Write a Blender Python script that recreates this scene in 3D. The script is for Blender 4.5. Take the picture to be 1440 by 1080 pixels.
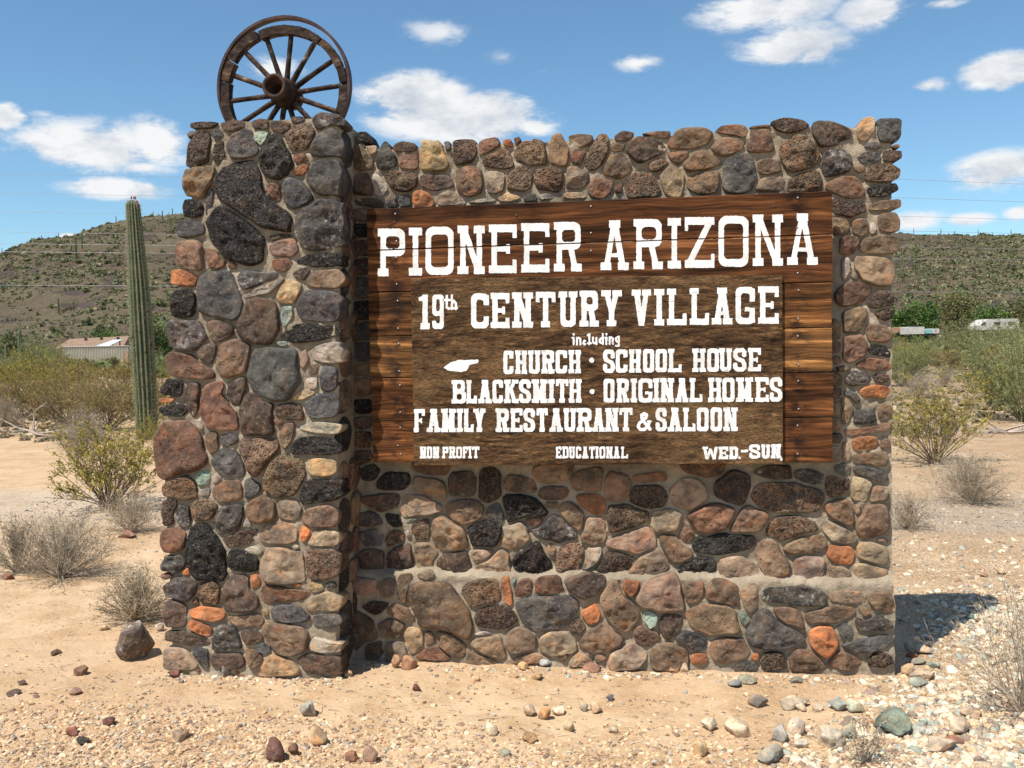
import bpy, math, random
import numpy as np
from mathutils import Vector, Matrix, noise
rnd = random.Random(7)
for o in list(bpy.data.objects): bpy.data.objects.remove(o)
sc = bpy.context.scene
col = sc.collection

# ------------------------------------------------------------------ camera
FPX = 1300.0
YAW, PITCH, ROLL = math.radians(7.99), math.radians(2.2285), math.radians(0.986)
CAMZ = 1.62
Fv = Vector((-math.sin(YAW)*math.cos(PITCH), math.cos(YAW)*math.cos(PITCH), -math.sin(PITCH)))
R0 = Vector((math.cos(YAW), math.sin(YAW), 0)); U0 = R0.cross(Fv)
Rv = R0*math.cos(ROLL) - U0*math.sin(ROLL)
Uv = R0*math.sin(ROLL) + U0*math.cos(ROLL)
CAM = Vector((4.72*math.sin(YAW), -4.72*math.cos(YAW), CAMZ))
cd = bpy.data.cameras.new('camera'); cam = bpy.data.objects.new('camera', cd); col.objects.link(cam)
cd.sensor_width = 36; cd.lens = FPX/1440*36; cd.clip_start = 0.05; cd.clip_end = 4000
cam.matrix_world = Matrix(((Rv.x, Uv.x, -Fv.x, CAM.x), (Rv.y, Uv.y, -Fv.y, CAM.y), (Rv.z, Uv.z, -Fv.z, CAM.z), (0, 0, 0, 1)))
sc.camera = cam

# ------------------------------------------------------------------ sun, sky, exposure
SUN_EL, SUN_AZ = math.radians(60.5), math.radians(36.7)      # azimuth left of the wall's normal
sdir = Vector((-math.sin(SUN_AZ)*math.cos(SUN_EL), -math.cos(SUN_AZ)*math.cos(SUN_EL), math.sin(SUN_EL)))
sl = bpy.data.lights.new('sun', 'SUN'); sl.energy = 5.0; sl.angle = math.radians(0.53); sl.color = (1.0, 0.94, 0.85)
so = bpy.data.objects.new('sun', sl); col.objects.link(so); so.location = (-20, -30, 50)
so.rotation_euler = sdir.to_track_quat('Z', 'Y').to_euler()

world = bpy.data.worlds.new('World'); sc.world = world; world.use_nodes = True
wt = world.node_tree; wn = wt.nodes; wl = wt.links; wn.clear()
def WN(t, **k):
    n = wn.new(t)
    for a, b in k.items(): setattr(n, a, b)
    return n
def wmath(op, a, b=None, c=None, clamp=False):
    n = WN('ShaderNodeMath', operation=op); n.use_clamp = clamp
    for i, v in enumerate((a, b, c)):
        if v is None: continue
        if isinstance(v, (int, float)): n.inputs[i].default_value = v
        else: wl.new(v, n.inputs[i])
    return n.outputs[0]
sky = WN('ShaderNodeTexSky', sky_type='NISHITA'); sky.sun_disc = False
sky.sun_elevation = SUN_EL; sky.sun_rotation = math.radians(180) + SUN_AZ
sky.altitude = 400; sky.air_density = 1.0; sky.dust_density = 0.25; sky.ozone_density = 3.2
tc = WN('ShaderNodeTexCoord')
sep = WN('ShaderNodeSeparateXYZ'); wl.new(tc.outputs['Generated'], sep.inputs[0])
az = wmath('ARCTAN2', sep.outputs[0], sep.outputs[1])
el = wmath('ARCSINE', sep.outputs[2])
cmb = WN('ShaderNodeCombineXYZ'); wl.new(az, cmb.inputs[0]); wl.new(el, cmb.inputs[1])
def pray(px, py):
    return (Fv + Rv*((px-720)/FPX) - Uv*((py-540)/FPX))
# clouds: centre, half size (photo pixels), thickness
CL = [(650,166,150,40,1.2),(585,134,92,36,1.1),(632,124,22,18,.6),(745,176,50,24,.8),(122,205,116,42,.85),(222,200,50,44,.8),(165,264,84,19,.8),(6,163,30,20,1.0),(200,236,60,16,.5),
      (1075,12,110,32,.8),(1112,66,92,38,.75),(1232,16,60,28,.7),(1325,4,34,9,.7),(1408,100,52,26,1.15),(1306,121,28,13,.75),
      (1405,240,72,30,.95),(1288,310,46,16,.7),(1362,309,36,11,.7),(1432,299,20,11,.7),(618,46,66,24,.40),(704,80,26,12,.22),(897,89,38,15,.55),(786,98,36,9,.28),
      (388,96,50,22,.6),(96,332,14,5,.8),(55,158,30,9,.4)]
acc = None
for (cx, cy, rx, ry, th) in CL:
    d = pray(cx, cy).normalized()
    a0, e0 = math.atan2(d.x, d.y), math.asin(d.z)
    s = WN('ShaderNodeVectorMath', operation='SUBTRACT'); wl.new(cmb.outputs[0], s.inputs[0]); s.inputs[1].default_value = (a0, e0, 0)
    m = WN('ShaderNodeVectorMath', operation='MULTIPLY'); wl.new(s.outputs[0], m.inputs[0])
    k = FPX*1.05
    m.inputs[1].default_value = (k/rx*math.cos(e0), k/ry, 0)
    ln = WN('ShaderNodeVectorMath', operation='LENGTH'); wl.new(m.outputs[0], ln.inputs[0])
    v = wmath('MULTIPLY', wmath('SUBTRACT', 1.12, ln.outputs['Value'], clamp=True), th)
    acc = v if acc is None else wmath('MAXIMUM', acc, v)
# the rest of the sky carries the same kind of scattered cloud
mapn = WN('ShaderNodeVectorMath', operation='MULTIPLY'); wl.new(tc.outputs['Generated'], mapn.inputs[0]); mapn.inputs[1].default_value = (1, 1, 2.2)
nz = WN('ShaderNodeTexNoise'); wl.new(mapn.outputs[0], nz.inputs['Vector'])
nz.inputs['Scale'].default_value = 13; nz.inputs['Detail'].default_value = 9; nz.inputs['Roughness'].default_value = .67; nz.inputs['Distortion'].default_value = .25
nb = WN('ShaderNodeTexNoise'); wl.new(mapn.outputs[0], nb.inputs['Vector']); nb.inputs['Scale'].default_value = 2.6; nb.inputs['Detail'].default_value = 2
def wramp(v, a, b):
    n = WN('ShaderNodeMapRange', interpolation_type='SMOOTHSTEP'); wl.new(v, n.inputs[0]); n.inputs[1].default_value = a; n.inputs[2].default_value = b; return n.outputs[0]
out_az = wramp(wmath('ABSOLUTE', wmath('ADD', az, YAW)), .56, .80)
high = wramp(el, .46, .66)
gen = wmath('MULTIPLY', wmath('MAXIMUM', out_az, high), wmath('MULTIPLY', wmath('SUBTRACT', nb.outputs[0], .52, clamp=True), 4.2))
acc = wmath('MAXIMUM', acc, gen)
dens = wmath('ADD', acc, wmath('MULTIPLY', wmath('SUBTRACT', nz.outputs[0], .53), 2.3))
mr = WN('ShaderNodeMapRange', interpolation_type='SMOOTHSTEP'); wl.new(dens, mr.inputs[0]); mr.inputs[1].default_value = -.04; mr.inputs[2].default_value = .50
hz = wmath('GREATER_THAN', acc, 0.001)
soft = WN('ShaderNodeMapRange'); wl.new(acc, soft.inputs[0]); soft.inputs[1].default_value = 0; soft.inputs[2].default_value = .22; soft.inputs[3].default_value = 0; soft.inputs[4].default_value = 1
mask = wmath('MULTIPLY', wmath('MULTIPLY', mr.outputs[0], soft.outputs[0]), wmath('ADD', wmath('MULTIPLY', acc, 1.6, clamp=True), .22, clamp=True))
# cloud brightness: self shading from the density a little lower
lowv = WN('ShaderNodeVectorMath', operation='ADD'); wl.new(mapn.outputs[0], lowv.inputs[0]); lowv.inputs[1].default_value = (.012, .012, .05)
nz2 = WN('ShaderNodeTexNoise'); wl.new(lowv.outputs[0], nz2.inputs['Vector']); nz2.inputs['Scale'].default_value = 13; nz2.inputs['Detail'].default_value = 5; nz2.inputs['Roughness'].default_value = .55
shade = wmath('ADD', wmath('MULTIPLY', wmath('SUBTRACT', nz.outputs[0], nz2.outputs[0]), 3.0), .80, clamp=True)
cc = WN('ShaderNodeMix', data_type='RGBA'); wl.new(shade, cc.inputs[0])
cc.inputs[6].default_value = (4.3, 4.8, 5.5, 1); cc.inputs[7].default_value = (7.4, 7.5, 7.6, 1)
hs = WN('ShaderNodeHueSaturation'); hs.inputs['Saturation'].default_value = 1.03; hs.inputs['Value'].default_value = 1.0; wl.new(sky.outputs[0], hs.inputs['Color'])
tn = WN('ShaderNodeMix', data_type='RGBA', blend_type='MULTIPLY'); tn.inputs[0].default_value = 1; wl.new(hs.outputs[0], tn.inputs[6]); tn.inputs[7].default_value = (1.02, 1.20, 1.18, 1)
mx = WN('ShaderNodeMix', data_type='RGBA'); wl.new(mask, mx.inputs[0]); wl.new(tn.outputs[2], mx.inputs[6]); wl.new(cc.outputs[2], mx.inputs[7])
bg = WN('ShaderNodeBackground'); wl.new(mx.outputs[2], bg.inputs[0]); bg.inputs[1].default_value = 0.088
wo = WN('ShaderNodeOutputWorld'); wl.new(bg.outputs[0], wo.inputs[0])
sc.view_settings.view_transform = 'Standard'; sc.view_settings.look = 'None'; sc.view_settings.exposure = 0.50; sc.view_settings.gamma = 1
sc.view_settings.use_curve_mapping = False

# ------------------------------------------------------------------ helpers
def tag(o, label=None, cat=None, group=None, kind=None):
    if label: o['label'] = label
    if cat: o['category'] = cat
    if group: o['group'] = group
    if kind: o['kind'] = kind
    return o
def empty(name, loc=(0,0,0), parent=None):
    o = bpy.data.objects.new(name, None); col.objects.link(o); o.location = loc; o.empty_display_size = .1
    if parent: o.parent = parent
    return o
def link(name, me, mats=None, parent=None, loc=(0,0,0)):
    o = bpy.data.objects.new(name, me); col.objects.link(o); o.location = loc
    if mats is not None and not me.materials:
        for m in (mats if isinstance(mats, (list, tuple)) else [mats]): me.materials.append(m)
    if parent: o.parent = parent
    return o
def mesh(name, v, f, smooth=True):
    me = bpy.data.meshes.new(name); me.from_pydata([tuple(p) for p in v], [], f); me.update()
    if smooth: me.polygons.foreach_set('use_smooth', [True]*len(me.polygons))
    return me
def npmesh(name, V, T, smooth=False, matidx=None, colors=None):
    """V (n,3), T (m,3|4) numpy"""
    me = bpy.data.meshes.new(name); V = np.asarray(V, np.float32); T = np.asarray(T, np.int32); k = T.shape[1]
    me.vertices.add(len(V)); me.vertices.foreach_set('co', V.ravel())
    me.loops.add(T.size); me.loops.foreach_set('vertex_index', T.ravel())
    me.polygons.add(len(T)); me.polygons.foreach_set('loop_start', np.arange(0, T.size, k, dtype=np.int32))
    me.polygons.foreach_set('loop_total', np.full(len(T), k, np.int32))
    me.polygons.foreach_set('use_smooth', np.full(len(T), smooth))
    if matidx is not None: me.polygons.foreach_set('material_index', np.asarray(matidx, np.int32))
    if colors is not None:
        ca = me.color_attributes.new('tone', 'FLOAT_COLOR', 'POINT'); c = np.ones((len(V), 4), np.float32); c[:, :3] = colors
        ca.data.foreach_set('color', c.ravel())
    me.update(); me.validate(); return me
def on_plane(px, py, p0, n):
    d = pray(px, py); t = (p0 - CAM).dot(n)/d.dot(n); return CAM + d*t
def on_ground(px, py, z=0.0):
    return on_plane(px, py, Vector((0, 0, z)), Vector((0, 0, 1)))
def at_depth(px, py, Z):
    return CAM + pray(px, py)*Z
class Geo:
    def __init__(s): s.v = []; s.f = []; s.m = []
    def add(s, v, f, m=0):
        b = len(s.v); s.v += [tuple(p) for p in v]; s.f += [tuple(i+b for i in q) for q in f]; s.m += [m]*len(f)
    def box(s, x0, x1, y0, y1, z0, z1, m=0):
        s.add([(x0,y0,z0),(x1,y0,z0),(x1,y1,z0),(x0,y1,z0),(x0,y0,z1),(x1,y0,z1),(x1,y1,z1),(x0,y1,z1)],
              [(0,3,2,1),(4,5,6,7),(0,1,5,4),(1,2,6,5),(2,3,7,6),(3,0,4,7)], m)
    def tube(s, pts, rad, n=6, m=0, cap=True):
        pts = [Vector(p) for p in pts]; V = []; F = []
        for i, p in enumerate(pts):
            t = (pts[min(i+1, len(pts)-1)] - pts[max(i-1, 0)]).normalized()
            a = t.cross(Vector((0, 0, 1)) if abs(t.z) < .9 else Vector((1, 0, 0))).normalized(); b = t.cross(a)
            r = rad[i] if isinstance(rad, (list, tuple)) else rad
            for k in range(n):
                th = 2*math.pi*k/n; V.append(p + a*(math.cos(th)*r) + b*(math.sin(th)*r))
        for i in range(len(pts)-1):
            for k in range(n):
                F.append((i*n+k, i*n+(k+1) % n, (i+1)*n+(k+1) % n, (i+1)*n+k))
        if cap:
            F.append(tuple(range(n))[::-1]); F.append(tuple((len(pts)-1)*n+k for k in range(n)))
        s.add(V, F, m)
    def mesh(s, name, smooth=False):
        me = bpy.data.meshes.new(name); me.from_pydata(s.v, [], s.f); me.polygons.foreach_set('material_index', s.m)
        me.polygons.foreach_set('use_smooth', [smooth]*len(s.f)); me.update(); return me

# ------------------------------------------------------------------ materials
def newmat(name, rough=.85, spec=.3):
    m = bpy.data.materials.new(name); m.use_nodes = True; t = m.node_tree
    b = t.nodes['Principled BSDF']; b.inputs['Roughness'].default_value = rough; b.inputs['Specular IOR Level'].default_value = spec
    return m, t, b
class NT:
    def __init__(s, t): s.t = t
    def n(s, ty, **k):
        x = s.t.nodes.new(ty)
        for a, b in k.items(): setattr(x, a, b)
        return x
    def put(s, inp, v):
        if hasattr(v, 'links') or hasattr(v, 'is_output'): s.t.links.new(v, inp)
        else: inp.default_value = v
    def noise(s, vec, scale, detail=4, rough=.55, dist=0.0):
        x = s.n('ShaderNodeTexNoise'); s.put(x.inputs['Vector'], vec); x.inputs['Scale'].default_value = scale; x.inputs['Detail'].default_value = detail
        x.inputs['Roughness'].default_value = rough; x.inputs['Distortion'].default_value = dist; return x.outputs[0]
    def voro(s, vec, scale, feature='F1', out='Distance', rnd=1.0):
        x = s.n('ShaderNodeTexVoronoi', feature=feature); s.put(x.inputs['Vector'], vec); x.inputs['Scale'].default_value = scale; x.inputs['Randomness'].default_value = rnd
        return x.outputs[out]
    def ramp(s, fac, stops, interp='LINEAR'):
        x = s.n('ShaderNodeValToRGB'); s.put(x.inputs[0], fac); e = x.color_ramp.elements; x.color_ramp.interpolation = interp
        while len(e) < len(stops): e.new(.5)
        for i, (p, c) in enumerate(stops): e[i].position = p; e[i].color = (*c, 1) if len(c) == 3 else c
        return x.outputs[0]
    def mr(s, v, a, b, c=0., d=1., sm=True):
        x = s.n('ShaderNodeMapRange'); 
        if sm: x.interpolation_type = 'SMOOTHSTEP'
        s.put(x.inputs[0], v)
        for i, q in enumerate((a, b, c, d)): x.inputs[i+1].default_value = q
        return x.outputs[0]
    def math(s, op, a, b=0., c=0., clamp=False):
        x = s.n('ShaderNodeMath', operation=op); x.use_clamp = clamp; s.put(x.inputs[0], a); s.put(x.inputs[1], b)
        if op in ('MULTIPLY_ADD',): s.put(x.inputs[2], c)
        return x.outputs[0]
    def mix(s, f, a, b, mode='MIX'):
        x = s.n('ShaderNodeMix', data_type='RGBA', blend_type=mode); s.put(x.inputs[0], f)
        s.put(x.inputs[6], (*a, 1) if isinstance(a, tuple) and len(a) == 3 else a); s.put(x.inputs[7], (*b, 1) if isinstance(b, tuple) and len(b) == 3 else b)
        return x.outputs[2]
    def bump(s, h, strength, dist, nrm=None):
        x = s.n('ShaderNodeBump'); s.put(x.inputs['Height'], h); x.inputs['Strength'].default_value = strength; x.inputs['Distance'].default_value = dist
        if nrm is not None: s.put(x.inputs['Normal'], nrm)
        return x.outputs[0]
    def vmul(s, v, k):
        x = s.n('ShaderNodeVectorMath', operation='MULTIPLY'); s.put(x.inputs[0], v); x.inputs[1].default_value = k; return x.outputs[0]
    def vadd(s, v, w):
        x = s.n('ShaderNodeVectorMath', operation='ADD'); s.put(x.inputs[0], v); s.put(x.inputs[1], w); return x.outputs[0]

def stone_mat(name, kind):
    m, t, b = newmat(name, .82, .25); N = NT(t)
    oi = N.n('ShaderNodeObjectInfo'); tcx = N.n('ShaderNodeTexCoord')
    off = N.n('ShaderNodeVectorMath', operation='SCALE'); off.inputs[0].default_value = (13.1, 7.7, 5.3); N.put(off.inputs['Scale'], oi.outputs['Random'])
    P = N.vadd(tcx.outputs['Object'], off.outputs[0])
    base = oi.outputs['Color']
    n1 = N.noise(P, 9, 5, .6, .3); n2 = N.noise(P, 60, 6, .7); n3 = N.noise(P, 170, 4, .7); n0 = N.noise(P, 5.5, 3, .5, .6)
    base = N.mix(N.math('MULTIPLY', N.mr(n0, .47, .60), .55), base, N.mix(1.0, base, (.52, .55, .62), 'MULTIPLY'))
    c = N.mix(N.mr(n1, .36, .66), N.mix(1.0, base, (.58, .54, .53), 'MULTIPLY'), N.mix(1.0, base, (1.32, 1.24, 1.14), 'MULTIPLY'))
    # warm rusty mottling and pale dusting
    c = N.mix(N.math('MULTIPLY', N.mr(N.noise(P, 15, 4, .6, .4), .50, .66), .55), c, N.mix(1.0, base, (1.7, 1.12, .75), 'MULTIPLY'))
    c = N.mix(N.math('MULTIPLY', N.mr(n2, .50, .72), .42), c, (.42, .35, .25))
    n4 = N.noise(P, 24, 6, .72, .3); c = N.mix(N.math('MULTIPLY', N.mr(n4, .30, .47, 1, 0), .5), c, N.mix(1.0, base, (.42, .38, .37), 'MULTIPLY'))
    c = N.mix(N.math('MULTIPLY', N.mr(n3, .30, .48, 1, 0), .55), c, N.mix(1.0, base, (.45, .42, .42), 'MULTIPLY'))
    if kind == 'lichen':
        l = N.mr(N.math('ADD', N.noise(P, 38, 7, .78, .2), N.math('MULTIPLY', n1, .45)), .76, .88)
        c = N.mix(N.math('MULTIPLY', l, .7), c, N.mix(N.mr(n1, .4, .6), (.36, .34, .29), (.48, .44, .38)))
        l2 = N.mr(N.noise(P, 50, 6, .7, .2), .62, .70); c = N.mix(N.math('MULTIPLY', l2, .4), c, (.28, .30, .17))
    h = N.math('ADD', N.math('MULTIPLY', n2, .6), N.math('MULTIPLY', n3, .55))
    h = N.math('ADD', N.math('ADD', h, N.math('MULTIPLY', n4, 1.1)), N.math('MULTIPLY', n1, 1.0))
    # white chips
    sp = N.mr(N.voro(P, 42, 'F1'), .05, .10, 1, 0); c = N.mix(N.math('MULTIPLY', sp, N.mr(N.noise(P, 11, 2), .56, .62)), c, (.52, .48, .42))
    if kind == 'porous':
        warp = N.vadd(P, N.vmul(N.n('ShaderNodeTexNoise').outputs[1], (.0, .0, .0)))
        v1 = N.voro(P, 62); v2 = N.voro(P, 120)
        pit = N.math('MINIMUM', N.mr(v1, .12, .42), N.mr(v2, .10, .4))
        c = N.mix(N.math('MULTIPLY', N.math('SUBTRACT', 1., pit), .55), c, N.mix(1.0, base, (.3, .26, .25), 'MULTIPLY'))
        h = N.math('ADD', h, N.math('MULTIPLY', pit, 1.3))
        n = N.bump(h, 1., .014)
    elif kind == 'pitted':
        v1 = N.voro(P, 38); pit = N.mr(v1, .10, .22)
        pm = N.mr(N.noise(P, 14, 2), .42, .56)
        pit = N.math('MAXIMUM', pit, N.math('SUBTRACT', 1., pm))
        c = N.mix(N.math('MULTIPLY', N.math('SUBTRACT', 1., pit), .6), c, N.mix(1.0, base, (.3, .26, .25), 'MULTIPLY'))
        h = N.math('ADD', h, N.math('MULTIPLY', pit, 1.0))
        n = N.bump(h, 1., .011)
    else:
        n = N.bump(h, 1., .010)
    N.put(b.inputs['Base Color'], c); N.put(b.inputs['Normal'], n)
    N.put(b.inputs['Roughness'], N.mr(n1, .3, .7, .68, .9)); return m
M_STONE = {k: stone_mat('fieldstone_'+k, k) for k in ('plain', 'porous', 'pitted', 'lichen')}

def m_mortar():
    m, t, b = newmat('mortar', .95, .15); N = NT(t); P = N.n('ShaderNodeNewGeometry').outputs['Position']
    n1 = N.noise(P, 3.2, 5, .6); n2 = N.noise(P, 28, 6, .65); n3 = N.noise(P, 240, 3, .7)
    c = N.mix(N.mr(n1, .38, .64), (.29, .235, .165), (.43, .355, .26))
    c = N.mix(N.math('MULTIPLY', N.mr(n2, .45, .7), .5), c, (.26, .21, .155))
    c = N.mix(N.math('MULTIPLY', N.mr(n3, .52, .68), .4), c, (.55, .48, .39))
    dk = N.mr(N.noise(P, 9, 5, .7), .6, .74); c = N.mix(N.math('MULTIPLY', dk, .55), c, (.14, .11, .085))
    h = N.math('ADD', N.math('MULTIPLY', n2, 1.), N.math('MULTIPLY', n3, .35))
    N.put(b.inputs['Base Color'], c); N.put(b.inputs['Normal'], N.bump(h, 1., .018)); return m
M_MORTAR = m_mortar()

def m_wood(name, tones, stretch, gscale, bumpd, wear=0, nailx=()):
    m, t, b = newmat(name, .86, .12); N = NT(t); tcx = N.n('ShaderNodeTexCoord'); oi = N.n('ShaderNodeObjectInfo')
    off = N.n('ShaderNodeVectorMath', operation='SCALE'); off.inputs[0].default_value = (3.1, .7, 5.3); N.put(off.inputs['Scale'], oi.outputs['Random'])
    P0 = N.vadd(tcx.outputs['Object'], off.outputs[0])
    wv = N.noise(N.vmul(P0, (1.3, 1, 3.)), 1.6, 2)
    cw = N.n('ShaderNodeCombineXYZ'); N.put(cw.inputs[2], N.math('MULTIPLY', wv, .06)); Pw = N.vadd(P0, cw.outputs[0])
    P = N.vmul(Pw, (stretch, 1, 1))
    g1 = N.noise(P, gscale, 5, .6, .2); g2 = N.noise(P, gscale*4.2, 6, .7); g3 = N.noise(N.vmul(P0, (.35, 1, 1)), 6, 4, .6, .5)
    c = N.ramp(g1, [(.30, tones[0]), (.44, tones[1]), (.58, tones[2]), (.72, tones[3])])
    c = N.mix(1.0, c, N.ramp(g2, [(.32, (.40, .36, .34)), (.5, (.98, .96, .94)), (.68, (1.6, 1.5, 1.4))]), 'MULTIPLY')
    if nailx:
        sxx = N.n('ShaderNodeSeparateXYZ'); N.put(sxx.inputs[0], N.n('ShaderNodeNewGeometry').outputs['Position']); st = None
        for nx_ in nailx:
            q = N.mr(N.math('ABSOLUTE', N.math('SUBTRACT', sxx.outputs[0], nx_)), .0, .10, 1, 0); st = q if st is None else N.math('MAXIMUM', st, q)
        ns = N.noise(N.vmul(P0, (.6, 1, 1)), 17, 3, .6)
        c = N.mix(N.math('MULTIPLY', N.math('MULTIPLY', st, N.mr(ns, .44, .60)), .85), c, (.014, .009, .008))
    if wear:
        g5 = N.noise(N.vmul(P0, (.09, 1, 1)), 330, 4, .75); c = N.mix(1.0, c, N.ramp(g5, [(.36, (.35, .32, .3)), (.5, (1., 1., 1.)), (.66, (1.7, 1.6, 1.45))]), 'MULTIPLY')
    c = N.mix(N.math('MULTIPLY', N.mr(g3, .52, .70), .75), c, N.mix(1.0, c, (.32, .29, .30), 'MULTIPLY'))
    if wear:
        w = N.noise(N.vmul(P0, (.5, 1, 1)), 4.5, 5, .65)
        c = N.mix(N.math('MULTIPLY', N.mr(w, .46, .66), wear), c, N.mix(N.mr(g2, .4, .6), (.085, .048, .025), (.42, .26, .115)))
    kn = N.voro(N.vmul(P0, (.45, 1, 1)), 3.1, 'F1'); c = N.mix(N.math('MULTIPLY', N.mr(kn, .02, .075, 1, 0), .8), c, (.035, .02, .012))
    base = oi.outputs['Color']; c = N.mix(1.0, c, base, 'MULTIPLY')
    h = N.math('ADD', N.math('MULTIPLY', g1, .7), g2)
    N.put(b.inputs['Base Color'], c); N.put(b.inputs['Normal'], N.bump(h, .8, bumpd)); return m
M_PLANK = m_wood('stained_redwood', [(.016, .008, .005), (.072, .033, .014), (.150, .066, .025), (.40, .190, .075)], .045, 30, .005, nailx=(on_plane(558, 480, Vector((0, -.115, 0)), Vector((0, -1, 0))).x, on_plane(1121, 480, Vector((0, -.115, 0)), Vector((0, -1, 0))).x))
M_BOARD = m_wood('weathered_plywood', [(.018, .011, .006), (.062, .036, .019), (.125, .072, .036), (.27, .16, .075)], .17, 64, .008, wear=.42)
M_WHEELWOOD = m_wood('weathered_wheel_wood', [(.012, .009, .008), (.032, .022, .018), (.062, .043, .034), (.20, .165, .135)], .5, 22, .004)

def simple(name, c0, c1, scale=8, rough=.8, bumpd=.003, detail=5, metal=0., coord='Object', spec=.3, sc2=60):
    m, t, b = newmat(name, rough, spec); N = NT(t)
    P = N.n('ShaderNodeTexCoord').outputs['Object'] if coord == 'Object' else N.n('ShaderNodeNewGeometry').outputs['Position']
    n1 = N.noise(P, scale, detail, .6); n2 = N.noise(P, sc2, 4, .6)
    c = N.mix(N.mr(N.math('ADD', N.math('MULTIPLY', n1, .65), N.math('MULTIPLY', n2, .35)), .38, .62), c0, c1)
    N.put(b.inputs['Base Color'], c); b.inputs['Metallic'].default_value = metal
    if bumpd: N.put(b.inputs['Normal'], N.bump(N.math('ADD', n1, n2), .6, bumpd))
    return m
M_PAINT = simple('white_sign_paint', (.64, .635, .62), (.89, .89, .885), 14, .6, .0012, sc2=120)
def worn_paint():
    t = M_PAINT.node_tree; N = NT(t); b = t.nodes['Principled BSDF']; P = N.n('ShaderNodeNewGeometry').outputs['Position']; src = b.inputs['Base Color'].links[0].from_socket
    f = N.noise(N.vmul(P, (.12, 1, 1)), 120, 5, .7); k = N.noise(P, 9, 3)
    w = N.mr(N.math('ADD', f, N.math('MULTIPLY', k, .25)), .765, .82)
    N.put(b.inputs['Base Color'], N.mix(N.math('MULTIPLY', w, .75), src, (.25, .18, .12))); N.put(b.inputs['Normal'], N.bump(f, .5, .002))
worn_paint()
M_NAIL = simple('nail_steel', (.10, .09, .09), (.50, .47, .44), 40, .4, 0, metal=.6)
M_RUST = simple('rusted_iron', (.030, .018, .014), (.105, .052, .034), 14, .8, .002, metal=.15)
M_TYRE = simple('iron_tyre', (.030, .017, .016), (.085, .046, .042), 10, .55, .001, metal=.4)
def m_attr(name, rough=.9, vary=.25, scale=70, bumpd=.002, transl=0.):
    m, t, b = newmat(name, rough, .2); N = NT(t); a = N.n('ShaderNodeAttribute', attribute_name='tone')
    P = N.n('ShaderNodeNewGeometry').outputs['Position']; n = N.noise(P, scale, 4, .6)
    c = N.mix(N.mr(n, .3, .7), N.mix(1.0, a.outputs[0], (1-vary,)*3, 'MULTIPLY'), N.mix(1.0, a.outputs[0], (1+vary,)*3, 'MULTIPLY'))
    N.put(b.inputs['Base Color'], c)
    if bumpd: N.put(b.inputs['Normal'], N.bump(n, .7, bumpd))
    if transl:
        tr = N.n('ShaderNodeBsdfTranslucent'); N.put(tr.inputs[0], c); ms = N.n('ShaderNodeMixShader'); ms.inputs[0].default_value = transl
        t.links.new(b.outputs[0], ms.inputs[1]); t.links.new(tr.outputs[0], ms.inputs[2]); t.links.new(ms.outputs[0], t.nodes['Material Output'].inputs[0])
    return m
M_PEBBLE = m_attr('pebbles', .85, .22, 90, .003)
M_LEAF = m_attr('leaves', .7, .2, 9, 0, .25)
M_TWIG = m_attr('twigs', .9, .2, 20, 0)
# ------------------------------------------------------------------ ground
def fbm(x, y, s, o=0.):
    return noise.fractal(Vector((x*s+o, y*s-o, o*.37)), .6, 2.0, 4)
def ground_h(x, y):
    h = .0
    d = math.hypot(x-.2, y+1)
    far = min(1., max(0., (d-4)/12))
    h += .010*fbm(x, y, 1.3, 3.) + .007*fbm(x, y, 5., 9.) + (.0045*fbm(x, y, 17., 4.) if d < 6 else 0) + far*.10*fbm(x, y, .25, 5.)
    # gravel bank to the right, shallow dish in front
    h += .16*math.exp(-((x-3.9)**2/1.0 + (y-.2)**2/2.6))
    if d > 40: h += min(1, (d-40)/80)*.5*fbm(x, y, .03, 2.)
    return h
def axis(fine0, fine1, step, far0, far1, g=1.12):
    a = list(np.arange(fine0, fine1+1e-6, step)); s = step; x = fine1
    while x < far1: s *= g; x += s; a.append(x)
    s = step; x = fine0; L = []
    while x > far0: s *= g; x -= s; L.append(x)
    return np.array(L[::-1]+a)
gx = axis(-3.0, 3.8, .026, -900, 900); gy = axis(-1.7, 2.6, .022, -300, 1000)
nx, ny = len(gx), len(gy)
V = np.zeros((ny, nx, 3), np.float32)
for j, y in enumerate(gy):
    for i, x in enumerate(gx):
        V[j, i] = (x, y, ground_h(x, y))
idx = np.arange(nx*ny).reshape(ny, nx)
Q = np.stack([idx[:-1, :-1], idx[:-1, 1:], idx[1:, 1:], idx[1:, :-1]], -1).reshape(-1, 4)
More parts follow.
